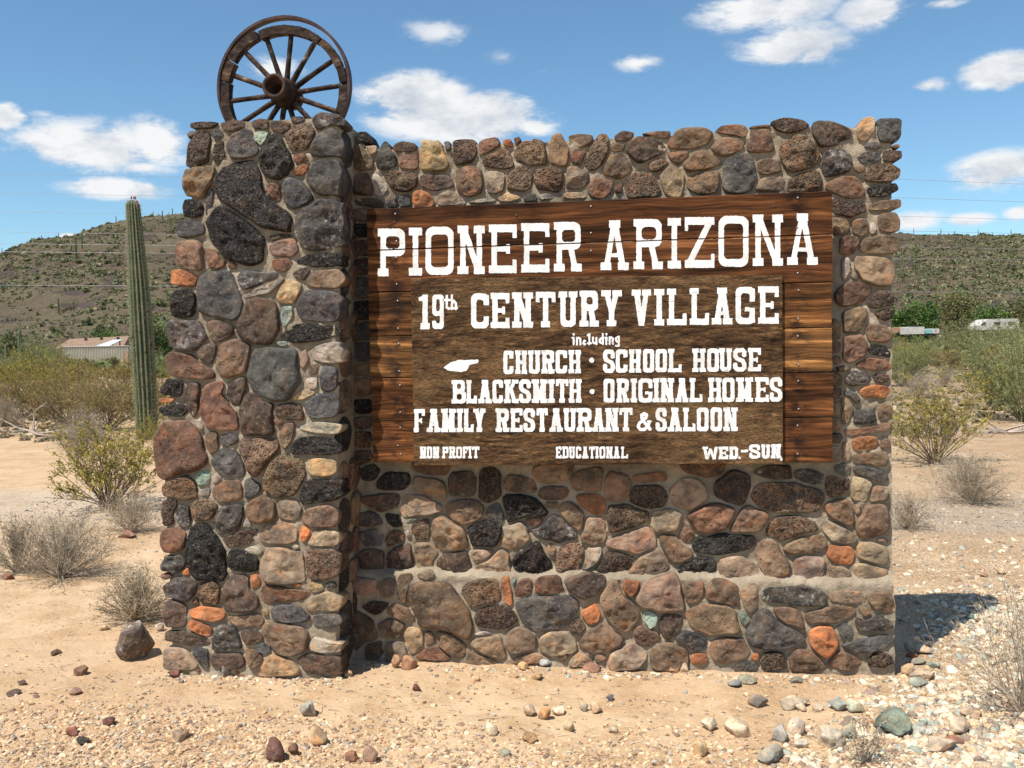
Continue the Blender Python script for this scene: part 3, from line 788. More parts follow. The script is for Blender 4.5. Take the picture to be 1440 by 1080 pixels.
'F2': ('ledge', 870, 640, 3.6, """
P 82,730 122,652 200,612 288,592 303,660 328,770 250,788 112,768
O 17,670 40,637 103,642 100,690 62,723 27,700
N 332,690 350,647 418,647 428,690 400,743 352,738
N 442,690 480,642 530,627 598,670 612,768 540,758 452,730
T 622,690 688,647 698,700 688,780 660,798 632,750
L 717,700 780,682 950,672 1038,692 1053,740 1020,763 880,753 750,735
T 1062,710 1100,692 1248,702 1238,745 1160,753 1082,735
N 1265,732 1300,702 1375,692 1400,780 1380,798 1300,770
N 362,800 400,757 560,757 598,790 613,898 500,903 382,878
N 782,780 860,767 928,800 938,888 860,858 800,820
N 935,802 1060,777 1180,762 1190,800 1120,838 955,848
G 657,870 692,802 760,782 820,850 928,900 928,940 850,963 760,978 680,958 657,920
V 602,800 640,802 668,840 640,858 607,830
V 127,800 160,792 198,820 188,860 160,888 132,850
D 212,830 250,807 308,830 298,888 250,933 217,900
N 87,890 130,852 168,880 213,920 198,948 150,958 92,930
G 292,920 340,897 428,920 438,978 400,988 340,958 297,950
N 172,990 200,952 270,952 338,980 353,1050 300,1078 192,1068
O 977,910 1010,872 1060,867 1108,910 1098,970 1050,1018 992,980
G 1107,880 1140,857 1178,880 1168,930 1132,933
L 1207,820 1260,842 1320,812 1368,832 1395,870 1340,883 1222,878
N 1227,780 1260,772 1273,800 1240,813
G 1127,960 1170,942 1260,932 1370,907 1395,930 1370,958 1270,988 1182,988
N 467,970 520,922 618,937 658,1000 630,1033 520,1038 482,1010
D 722,1030 760,1002 820,1012 848,1070 760,1080 732,1070
N 867,1030 910,992 980,1002 1038,1070 960,1085 882,1080
N 1072,1060 1120,992 1180,1022 1213,1050 1150,1080
D 1277,1040 1300,1007 1370,1012 1395,1050 1340,1068 1282,1060
O 372,1020 400,1002 438,1017 438,1045 390,1053 367,1045
G 592,1070 640,1042 700,1067 680,1085 600,1085
O 677,1020 700,1002 710,1030 690,1043
"""),
'G': ('wall', 870, 150, 3.6, """
R -20,150 20,124 78,132 60,163 20,180 -15,173
N -38,200 -10,182 33,192 30,225 -28,230
D 32,220 62,172 110,147 200,167 243,215 190,248 120,273 52,243
R 112,137 180,127 270,124 240,163 170,148
N 247,190 292,122 340,107 440,107 478,130 458,180 370,213 262,213
R 487,130 520,97 620,92 658,110 640,158 550,140
R 657,102 768,90 768,104 662,110
R 647,210 667,117 760,109 773,160 768,213 690,218
N 472,210 522,157 600,157 633,190 618,220 540,243 492,238
D 767,80 830,57 930,67 966,95 940,118 850,133 802,118
D 977,110 992,72 1080,77 1170,112 1183,150 1120,178 1020,193 987,150
N 827,260 852,182 900,140 958,152 998,210 1010,270 960,308 900,328 842,300
Y 1207,120 1232,62 1290,52 1298,110 1250,178 1212,160
G 1307,112 1312,62 1430,62 1425,150 1400,183 1322,178
G 1247,190 1300,180 1333,200 1300,218 1252,210
G 1222,260 1250,232 1320,232 1328,270 1280,288 1232,285
D 1337,250 1352,222 1430,222 1430,260 1390,280 1342,275
R 1382,195 1415,190 1420,210 1392,212
L 1027,290 1052,237 1130,232 1178,290 1160,328 1090,353 1042,340
N 1252,330 1282,292 1380,287 1426,320 1418,358 1370,383 1262,375
N 1187,310 1240,300 1250,320 1220,333
R 252,232 350,227 353,250 300,298 267,270
N 322,285 372,237 430,222 498,260 508,290 440,318 352,328
N 162,290 200,270 258,280 220,318 172,320
Y 212,370 232,312 265,287 328,340 328,400 300,443 240,438 217,410
N 342,370 400,337 500,327 513,350 490,418 420,433 347,400
G 527,370 547,272 620,237 668,265 683,350 678,408 600,418 532,410
N 717,290 760,267 818,300 808,330 740,338 717,320
T 697,420 732,367 820,357 828,420
N 862,400 912,342 1000,327 1020,370 1015,418 872,418
R 1047,405 1092,367 1140,347 1198,375 1243,430 1210,458 1160,468
B 1260,420 1300,397 1400,387 1418,420 1360,448 1282,450
N 27,410 52,352 120,344 188,370 218,420 180,443 62,450
D 1087,480 1120,470 1240,490 1243,530 1180,553 1092,545
N 1272,500 1330,482 1425,467 1428,510 1350,523 1277,518
N 1090,560 1140,567 1173,610 1148,638 1092,640
N 1180,600 1210,567 1258,577 1258,640 1220,653 1187,635
W 1272,590 1300,592 1303,640 1277,650
N 1312,590 1332,542 1400,537 1423,580 1418,628 1360,638 1317,625
R 1130,680 1152,657 1208,662 1218,690 1180,738 1132,733
N 1217,715 1242,672 1320,647 1410,657 1423,700 1400,743 1262,738
W 1132,790 1165,772 1168,840 1137,888
T 1197,820 1212,767 1280,762 1388,780 1398,850 1378,908 1290,903 1222,870
R 1112,960 1142,892 1200,882 1288,915 1258,960 1200,1008 1142,1013
D 1267,1000 1292,937 1350,927 1393,950 1388,1000 1312,1028
T 1177,850 1208,842 1213,870 1187,875
"""),
'H': ('wall', 1090, 400, 1080/260, """
N 400,200 420,150 490,124 520,150 518,220 480,278 395,283
D 587,160 640,132 698,152 688,190 650,208 602,180
N 532,240 660,252 683,300 668,333 547,328
B 547,375 582,352 640,367 673,400 663,428 620,413 562,403
R 395,360 420,302 500,292 538,350 518,428 450,453 395,440
R 472,465 520,437 640,437 683,480 668,498 540,498 492,485
L 422,560 452,512 540,507 558,540 538,578 450,583
D 572,550 600,522 660,532 668,555 620,573
O 502,628 522,597 640,592 678,620 650,653 512,648
G 402,640 440,622 488,660 478,698 440,660
T 390,655 430,665 448,700 438,770 410,818 390,820
G 462,770 490,742 570,742 593,790 560,818 470,815
N 602,780 622,712 670,702 683,750 650,793
R 402,850 500,842 660,802 680,840 600,858 450,883
O 442,930 472,892 560,882 598,910 588,958 500,973 452,960
N 612,930 660,897 678,950 630,963
N 457,1000 500,992 650,972 663,1020 640,1063 500,1048 462,1038
T 395,930 435,922 438,1000 430,1038 392,1030
N 345,480 400,477 438,490 380,518
"""),
'D': ('wall', 480, 150, 3.6, """
B 75,150 90,130 130,130 158,185 100,190
N 75,200 100,182 163,270 158,310 110,328 75,300
T 117,200 170,197 173,230 150,258
G 177,270 202,212 230,182 268,240 283,290 240,313 182,300
D 257,205 310,182 360,192 378,220 330,233 270,225
R 292,260 302,237 380,242 393,300 370,316 302,313
Y 402,280 412,192 450,172 518,187 528,310 480,323 407,323
G 517,180 545,177 553,215 530,228
D 567,180 582,170 678,167 688,240 640,273 587,278 572,230
R 697,190 722,167 790,154 798,200 740,238 697,250
O 817,170 860,167 868,200 832,195
N 717,260 762,232 830,214 868,270 868,303 800,310 732,290
R 872,165 900,154 908,180 887,200
N 877,240 892,192 920,174 1008,187 1033,230 1038,288 960,283 882,270
N 1052,280 1062,152 1110,132 1128,170 1148,230 1138,288 1102,298
N 1152,150 1202,140 1273,147 1273,185 1220,203 1162,193
R 1167,250 1182,217 1248,227 1225,268 1210,303 1172,285
N 1227,290 1272,182 1310,137 1353,147 1348,250 1300,298 1252,308
N 1337,340 1352,242 1438,242 1453,300 1448,350 1382,360
D 72,440 92,342 138,337 155,400 160,448
W 168,400 155,342 200,362 228,410 200,448 172,448
N 217,360 252,324 330,332 388,350 378,408 320,428 262,400
D 400,360 422,344 520,352 573,390 548,413 430,418 402,400
N 584,380 602,332 650,312 698,335 718,400 698,428 640,443 592,430
T 732,370 782,332 823,350 818,420 760,428 737,410
N 840,380 872,322 920,307 963,340 958,408 880,418 842,415
N 972,380 1002,322 1070,307 1118,330 1123,390 1080,428 1012,415
T 1132,400 1152,312 1190,297 1248,350 1243,400 1182,413
R 1242,400 1272,372 1373,374 1368,420 1320,453 1262,450
R 1382,410 1420,387 1418,430 1390,432
D 77,470 170,462 218,490 213,505 150,505 82,500
L 227,480 260,447 283,460 278,505 232,500
G 287,460 340,450 353,500 292,505
O 360,480 372,427 435,432 463,490 450,500 367,500
T 492,470 522,427 570,432 618,480 600,490 502,495
Y 792,465 850,437 903,465 850,478 800,476
G 932,450 980,442 988,473 932,476
W 1000,452 1040,442 1078,460 1012,470
T 1132,440 1200,437 1248,460 1142,463
W 652,485 720,467 788,475 702,488
"""),
}
# mortar cores --------------------------------------------------------------
PIL_L = [(268, 172), (262, 280), (247, 400), (238, 480), (226, 600), (226, 700), (231, 800), (235, 945)]
def core_front(name, xl, xr, zs, yf, yb, parent, nxs, cap_top=True, amp=.012):
    """closed block of mortar, front face finely dented; xl/xr/yf are functions of z"""
    V = []; F = []; nz_ = len(zs)
    for z in zs:
        for i in range(nxs+1):
            k = i/nxs; x = xl(z)*(1-k)+xr(z)*k
            d = noise.fractal(Vector((x*9, z*9, 3.)), .6, 2, 3)*amp + .007*noise.fractal(Vector((x*34, z*34, 1)), .8, 2, 3)
            if i in (0, nxs): d = abs(d)*.5+.012
            V.append((x + (.012*noise.noise(Vector((z*13, 2, x))) if i in (0, nxs) else 0), yf(z)+d, z))
    for j in range(nz_-1):
        for i in range(nxs):
            a = j*(nxs+1)+i; F.append((a, a+1, a+nxs+2, a+nxs+1))
    b0 = len(V)
    for z in zs: V.append((xl(z)+.01, yb, z)); V.append((xr(z)-.01, yb, z))
    for j in range(nz_-1):
        F.append((b0+2*j, b0+2*j+2, b0+2*j+3, b0+2*j+1))
        F.append((j*(nxs+1), (j+1)*(nxs+1), b0+2*j+2, b0+2*j))
        F.append((j*(nxs+1)+nxs, b0+2*j+1, b0+2*j+3, (j+1)*(nxs+1)+nxs))
    t = (nz_-1)*(nxs+1); F.append(tuple(t+i for i in range(nxs+1)) + (b0+2*nz_-1, b0+2*nz_-2))
    me = mesh(name, V, F, True); me.set_sharp_from_angle(angle=math.radians(48)); return link(name, me, M_MORTAR, parent)
p0, n0 = FACE['pillar']
def interp(tab, z):
    tab = sorted(tab)
    if z <= tab[0][0]: return tab[0][1]
    for (a, b_), (c, d) in zip(tab, tab[1:]):
        if a <= z <= c: return b_ + (d-b_)*(z-a)/(c-a)
    return tab[-1][1]
LT = []
for (x, y) in PIL_L: q = on_plane(x+5, y, p0, n0); LT.append((q.z, q.x))
RT = []
for (x, y) in [(476, 190), (474, 300), (474, 480), (473, 600), (472, 800), (476, 945)]: q = on_plane(x, y, p0, n0); RT.append((q.z, q.x))
PIL_TOP = max(z for z, x in LT)
pil_y = lambda z: -.345 + n0.z/(-n0.y)*z + .006
pillar = core_front('pillar', lambda z: interp(LT, z), lambda z: interp(RT, z), list(np.linspace(-.12, PIL_TOP-.01, 210)), pil_y, .24, monument, 80)
pw, nw = FACE['wall']
WT = []   # wall top line
for (x, y) in [(500, 205), (560, 207), (640, 200), (760, 197), (880, 190), (1010, 183), (1090, 173), (1180, 176), (1262, 173)]: q = on_plane(x, y, pw, nw); WT.append((q.x, q.z))
WX0 = RT[2][1]-.05
WX1 = on_plane(1254, 500, pw, nw).x
LEDGE_Z = on_plane(800, 808, FACE['ledge'][0], nw).z
WTOP = min(z for x, z in WT)-.012
def wall_core():
    xs = list(np.linspace(WX0, WX1, 280)); zs0 = list(np.linspace(-.12, 1., 210)); V = []; F = []
    for x_i, x in enumerate(xs):
        top = interp(WT, x)-.012
        for k in zs0:
            z = -.12 + (k+.12)/1.12*(top+.12)
            lz = LEDGE_Z + .016*noise.noise(Vector((x*5, 0, 4))) + .007*noise.noise(Vector((x*23, 0, 4))); led = 1/(1+math.exp((z-lz)/.007)); 
            y = .006 - .055*led + noise.fractal(Vector((x*9, z*9, 3.)), .6, 2, 3)*.011 + .007*noise.fractal(Vector((x*34, z*34, 1)), .8, 2, 3)
            # sloping fillet of mortar on the ledge
            sl = (z-lz)
            V.append((x + .012*noise.noise(Vector((z*13, 2, x)))*(x_i == len(xs)-1), y, z))
    nz_ = len(zs0)
    for i in range(len(xs)-1):
        for j in range(nz_-1):
            a = i*nz_+j; F.append((a, a+nz_, a+nz_+1, a+1))
    b0 = len(V)
    for x in xs:
        top = interp(WT, x)-.012; V.append((x, .24, -.12)); V.append((x, .24, top))
    for i in range(len(xs)-1):
        F.append((b0+2*i, b0+2*i+1, b0+2*i+3, b0+2*i+2)); F.append((i*nz_+nz_-1, (i+1)*nz_+nz_-1, b0+2*i+3, b0+2*i+1))
    e = (len(xs)-1)
    F.append(tuple(e*nz_+j for j in range(nz_)) + (b0+2*e+1, b0+2*e))
    me = mesh('wall', V, F, True); me.set_sharp_from_angle(angle=math.radians(48)); return link('wall', me, M_MORTAR, monument)
wallpart = wall_core()

rk = random.Random(21); KS = []
y_ = 291.
while y_ < 640:
    h_ = rk.uniform(17, 30); KS.append(f"{rk.choice('DBNGDN')} 501,{y_+3:.0f} 508,{y_+rk.uniform(0,3):.0f} 519,{y_+2:.0f} 521,{y_+h_*.5:.0f} 518,{y_+h_-2:.0f} 505,{y_+h_:.0f} 500,{y_+h_*.6:.0f}"); y_ += h_+3  # corner strip beside the pillar: dark stone tones add to its shade
y_ = 452.
while y_ < 640:
    h_ = rk.uniform(15, 26); KS.append(f"{rk.choice('DNGTN')} 1168,{y_+3:.0f} 1174,{y_+rk.uniform(0,3):.0f} 1181,{y_+2:.0f} 1183,{y_+h_*.5:.0f} 1180,{y_+h_-2:.0f} 1170,{y_+h_:.0f}"); y_ += h_+3
SHEETS['K'] = ('wall', 0, 0, 1., chr(10).join(KS))
ALL = []
for key, (face, ox, oy, s, txt) in SHEETS.items():
    for line in txt.strip().splitlines():
        a = line.split(); pts = [tuple(map(float, q.split(','))) for q in a[1:]]
        pts = resample(smooth_poly([(ox+x/s, oy+y/s) for x, y in pts]), 40)
        ALL.append((key, face, a[0], np.array(pts)))
GAPX = 3.4
cen = np.array([q[3].mean(0) for q in ALL]); rad = np.array([np.hypot(*(q[3]-q[3].mean(0)).T).max() for q in ALL])
grown = []
for i, (key, face, cls, P) in enumerate(ALL):
    near = [j for j in range(len(ALL)) if j != i and (ALL[j][1] == 'pillar') == (face == 'pillar') and np.hypot(*(cen[i]-cen[j])) < rad[i]+rad[j]+26]
    c = cen[i]; d = P-c; L = np.hypot(d[:, 0], d[:, 1]); lim = np.minimum(11, L*.34)
    if near:
        Q = np.concatenate([ALL[j][3] for j in near]); dist = np.sqrt(((P[:, None]-Q[None])**2).sum(-1)).min(1)
        g_ = np.minimum(lim, (dist-GAPX)/2)
    else: g_ = lim*.5
    g_ = np.maximum(g_, -2.)
    for _ in range(2): g_ = np.minimum(g_, (np.roll(g_, 1)+g_+np.roll(g_, -1))/3+.6)
    edge = (P[:, 0] > 1246) | ((face == 'pillar') & (P[:, 0] > 478)) | (P[:, 0] < np.interp(P[:, 1], [170, 280, 480, 600, 945], [270, 262, 242, 228, 236])) | (P[:, 1] < 200)
    g_ = np.where(edge, np.minimum(g_, 1.0), g_)
    grown.append(P + d/L[:, None]*g_[:, None])
for (key, face, cls, _p), GP in zip(ALL, grown):
    if 1:
        a = [cls]; pts = [tuple(q) for q in GP]
        cx = sum(p[0] for p in pts)/len(pts); cy = sum(p[1] for p in pts)/len(pts); ymin = min(p[1] for p in pts)
        back = .05
        if face == 'pillar' and (cx < 268 - max(0, (cy-300))*.0 + 8 or cx > 440 or ymin < 180): back = .13
        if face != 'pillar' and (cx > 1222 or (ymin < 212 and key in 'DG')): back = .15
        put_stone(face, a[0], pts, back)
# stones on the pillar's right flank and on the faces turned away from the road ----------
def flank_stones(name, origin, ax, up, nrm, w, h, size, seed, parent, joined=True, tones='NDGTRNBTN', depth=.03, wfun=None):
    r = random.Random(seed); G = Geo(); v = size*.5; tonesv = []
    while v < h-size*.3:
        rowh = size*r.uniform(.75, 1.25); u = -size*.1 + r.uniform(0, size*.3)
        while u < w:
            sw_ = size*r.uniform(.8, 1.6); cu, cv = u+sw_/2, v+r.uniform(-.1, .1)*size
            if cu > w-size*.2: break
            P = []
            for k in range(8):
                a = 2*math.pi*k/8; rr = r.uniform(.86, 1.06)
                P.append((math.copysign(abs(math.cos(a))**.7, math.cos(a))*sw_*.46*rr, math.copysign(abs(math.sin(a))**.7, math.sin(a))*rowh*.46*rr))
            V, F = stone_geo(P, depth*r.uniform(.7, 1.2), .04, r.randint(0, 9999), .9, 16, [0, .45, .75, .92, 1.])
            c = origin + ax*cu + up*cv
            VV = [tuple(ax*a + up*d_ + nrm*(-b_)) for a, b_, d_ in V]
            t = vary(TONE[r.choice(tones)], r)
            if joined:
                G.add([tuple(Vector(q)+c) for q in VV], F); tonesv += [t[:3]]*len(VV)
            else:
                o = link('stone', mesh('stone', VV, F), M_STONE[r.choice(['plain', 'porous', 'pitted'])], parent, c); o.color = t
            u += sw_
        v += rowh
    if joined:
        me = G.mesh(name, True); ca = me.color_attributes.new('tone', 'FLOAT_COLOR', 'POINT'); ca.data.foreach_set('color', np.concatenate([np.array(tonesv), np.ones((len(tonesv), 1))], 1).astype(np.float32).ravel())
        o = link(name, me, M_PEBBLE, parent); tag(o, kind='stuff')
X, Y, Z = Vector((1, 0, 0)), Vector((0, 1, 0)), Vector((0, 0, 1))
xr_ = interp(RT, 1.4)
flank_stones('stone', Vector((interp(RT, .05)-.004, pil_y(.05)+.0, .02)), Y, Vector((interp(RT, 2.6)-interp(RT, .05), pil_y(2.6)-pil_y(.05), 2.55)).normalized(), X, .36, PIL_TOP-.05, .17, 5, pillar, joined=False, tones='NDDBRNBD', depth=.022)  # darker tone mix: stone colour deepens the shade on this flank
flank_stones('far_side_stones', Vector((WX1, .04, .02)), Y, Z, X, .2, WTOP, .13, 6, wallpart, depth=.02)
flank_stones('far_side_stones', Vector((WX1, .245, .02)), -X, Z, Y, WX1-LT[3][1], WTOP-.05, .17, 7, wallpart)
flank_stones('far_side_stones', Vector((interp(LT, 1.3)+.03, .22, .02)), -Y, (Z+X*.06).normalized(), -X, .40, PIL_TOP-.1, .16, 8, pillar)
flank_stones('top_stones', Vector((WX0+.1, .06, WTOP)), X, Y, Z, WX1-WX0-.1, .2, .12, 9, wallpart, depth=.03)
flank_stones('top_stones', Vector((interp(LT, 2.5)+.05, -.10, PIL_TOP-.01)), X, Y, Z, .70, .32, .13, 11, pillar, depth=.02)
# ------------------------------------------------------------------ wooden sign
SIGN_Y = -.115                       # front of the planks
sp0, sn = Vector((0, SIGN_Y, 0)), Vector((0, -1, 0))
OB_Y = SIGN_Y - .020
bp0 = Vector((0, OB_Y, 0))
sign = empty('wooden_sign', (0, SIGN_Y, .9)); tag(sign, 'brown plank sign with white western lettering hung on the stone wall', 'sign')
def rel(v): return Vector(v) - sign.location
EDG = [(293, 268), (352, 329.5), (411, 397), (473, 460.5), (531.5, 524), (592.5, 587), (650.5, 651)]
TONEP = [(.85, .75, .72), (.95, .86, .84), (1.3, 1.25, 1.1), (1.6, 1.7, 1.55), (1.0, .90, .85), (1.15, 1.02, .95)]
pr = random.Random(3)
xs0 = on_plane(520.5, 480, sp0, sn).x; xs1 = on_plane(1171, 480, sp0, sn).x
planks = []
def sx_at(x, e):  # z on the plank edge line e at world x
    a = on_plane(525, e[0], sp0, sn); b_ = on_plane(1170, e[1], sp0, sn); return a.z + (b_.z-a.z)*(x-a.x)/(b_.x-a.x)
for i in range(6):
    zt0, zt1 = sx_at(xs0, EDG[i]), sx_at(xs1, EDG[i]); zb0, zb1 = sx_at(xs0, EDG[i+1]), sx_at(xs1, EDG[i+1])
    gp = .0048 if i in (0, 1) else .0038
    dy = pr.uniform(-.0012, .0012) if i > 1 else 0
    xl, xr = xs0 + pr.uniform(-.004, .004), xs1 + pr.uniform(-.005, .003)
    c = Vector(((xl+xr)/2, SIGN_Y, (zt0+zb0)/2)); NX = 60; V = []; F = []
    prof = [(0, .030), (0, .0035), (.0035, 0), (1, 0), (1.1, .0035), (1.2, .030)]
    for k in range(NX+1):
        f = k/NX; x = xl+(xr-xl)*f
        zb = zb0+(zb1-zb0)*f + gp*.5 + .0011*noise.noise(Vector((x*9, i*3.1, 0))); zt = zt0+(zt1-zt0)*f - gp*.5 + .0011*noise.noise(Vector((x*9, i*3.1, 5)))
        for (q, d) in ((zb, .028), (zb, .003), (zb+.003, 0), (zt-.003, 0), (zt, .003), (zt, .028)): V.append((x-c.x, d+dy, q-c.z))
    for k in range(NX):
        for j in range(5):
            a = k*6+j; F.append((a, a+6, a+7, a+1))
        F.append((k*6+5, k*6+11, k*6+6, k*6))
    F.append((0, 1, 2, 3, 4, 5)[::1]); F.append(tuple(NX*6+j for j in range(6))[::-1])
    o = link('plank', mesh('plank', V, F, False), M_PLANK, sign, rel(c)); o.color = (*TONEP[i], 1); planks.append(o)
# two dark battens behind that hold the planks to the wall
for x in (xs0+.25, xs1-.22):
    bt = Geo(); bt.box(x, x+.09, SIGN_Y+.029, .02, sx_at(x, EDG[6])+.04, sx_at(x, EDG[0])-.04)
    link('batten', bt.mesh('batten'), M_PLANK, sign, -sign.location).color = (.5, .5, .5, 1)
# overlay board
c4 = [on_plane(577.5, 391.5, bp0, sn), on_plane(1100.5, 387, bp0, sn), on_plane(1101.5, 652, bp0, sn), on_plane(582.5, 654.5, bp0, sn)]
cb = sum(c4, Vector())/4; NX, NZ = 60, 4; V = []; F = []
ring = []
def lerp(a, b_, t): return a+(b_-a)*t
N_ = 40
for (A, B) in ((c4[3], c4[2]), (c4[2], c4[1]), (c4[1], c4[0]), (c4[0], c4[3])):
    for k in range(N_): 
        p = lerp(A, B, k/N_); w = .0014*noise.noise(p*23); ring.append(Vector((p.x+w, 0, p.z+w)))
cc_ = Vector((cb.x, 0, cb.z)); M_ = len(ring)
for (ins, d) in ((.0025, 0), (0, .0025), (0, .018)):
    for p in ring:
        q = p - cc_; L_ = q.length; q = q*(1-ins/L_); V.append((q.x, d, q.z))
F.append(tuple(range(M_)))
for k in range(M_):
    for lv in (0, 1): a, b_ = lv*M_+k, lv*M_+(k+1) % M_; F.append((a, a+M_, b_+M_, b_))
F.append(tuple(2*M_+k for k in range(M_))[::-1])
board = link('board', mesh('board', V, F, False), M_BOARD, sign, rel(Vector((cb.x, OB_Y, cb.z)))); board.color = (1, 1, 1, 1)

# ---- painted letters: implicit shapes contoured on a fine grid
class Glyph:
    def __init__(s, w, h, vt, ht, ser=1.0): s.w, s.h, s.vt, s.ht, s.add, s.cut = w, h, vt, ht, [], []; s.sw = min(vt*2.0, w*.46)*ser; s.sh = ht*1.0; s.ser = ser
    def box(s, x0, y0, x1, y1, cut=False): (s.cut if cut else s.add).append(lambda X, Y: np.minimum(np.minimum(X-x0, x1-X), np.minimum(Y-y0, y1-Y)))
    def rr(s, x0, y0, x1, y1, tx, ty, r=None, clip=None):
        r = r if r is not None else min(x1-x0, y1-y0)*.30
        def sd(X, Y, a, b_, c, d, q):
            q = max(.3, min(q, (c-a)/2, (d-b_)/2)); dx = np.abs(X-(a+c)/2)-(c-a)/2+q; dy = np.abs(Y-(b_+d)/2)-(d-b_)/2+q
            return -(np.hypot(np.maximum(dx, 0), np.maximum(dy, 0))+np.minimum(np.maximum(dx, dy), 0)-q)
        def f(X, Y):
            o = np.minimum(sd(X, Y, x0, y0, x1, y1, r), -sd(X, Y, x0+tx, y0+ty, x1-tx, y1-ty, r*.55))
            if clip: o = np.minimum(o, np.minimum(np.minimum(X-clip[0], clip[2]-X), np.minimum(Y-clip[1], clip[3]-Y)))
            return o
        s.add.append(f)
    def seg(s, pts, t, caps=True):
        for (a, b_) in zip(pts, pts[1:]):
            def f(X, Y, a=a, b_=b_):
                dx, dy = b_[0]-a[0], b_[1]-a[1]; L = dx*dx+dy*dy+1e-9; k = np.clip(((X-a[0])*dx+(Y-a[1])*dy)/L, 0, 1)
                return t/2-np.hypot(X-a[0]-k*dx, Y-a[1]-k*dy)
            s.add.append(f)
    def poly(s, P):
        def f(X, Y):
            n = len(P); A = sum(P[i][0]*P[(i+1) % n][1]-P[(i+1) % n][0]*P[i][1] for i in range(n)); P_ = P if A > 0 else P[::-1]; o = np.full(X.shape, 1e9)
            for i in range(n):
                a, b_ = P_[i], P_[(i+1) % n]; L = math.hypot(b_[0]-a[0], b_[1]-a[1])+1e-9
                o = np.minimum(o, ((b_[0]-a[0])*(Y-a[1])-(b_[1]-a[1])*(X-a[0]))/L)
            return o
        s.add.append(f)
    def diag(s, x0, y0, x1, y1, t): # horizontal width t
        s.poly([(x0-t/2, y0), (x0+t/2, y0), (x1+t/2, y1), (x1-t/2, y1)])
    def stem(s, x, y0=0, y1=None, b=1, t=1):
        y1 = s.h if y1 is None else y1; s.box(x-s.vt/2, y0, x+s.vt/2, y1)
        if s.ser:
            if b: s.box(x-s.sw/2, y0, x+s.sw/2, y0+s.sh)
            if t: s.box(x-s.sw/2, y1-s.sh, x+s.sw/2, y1)
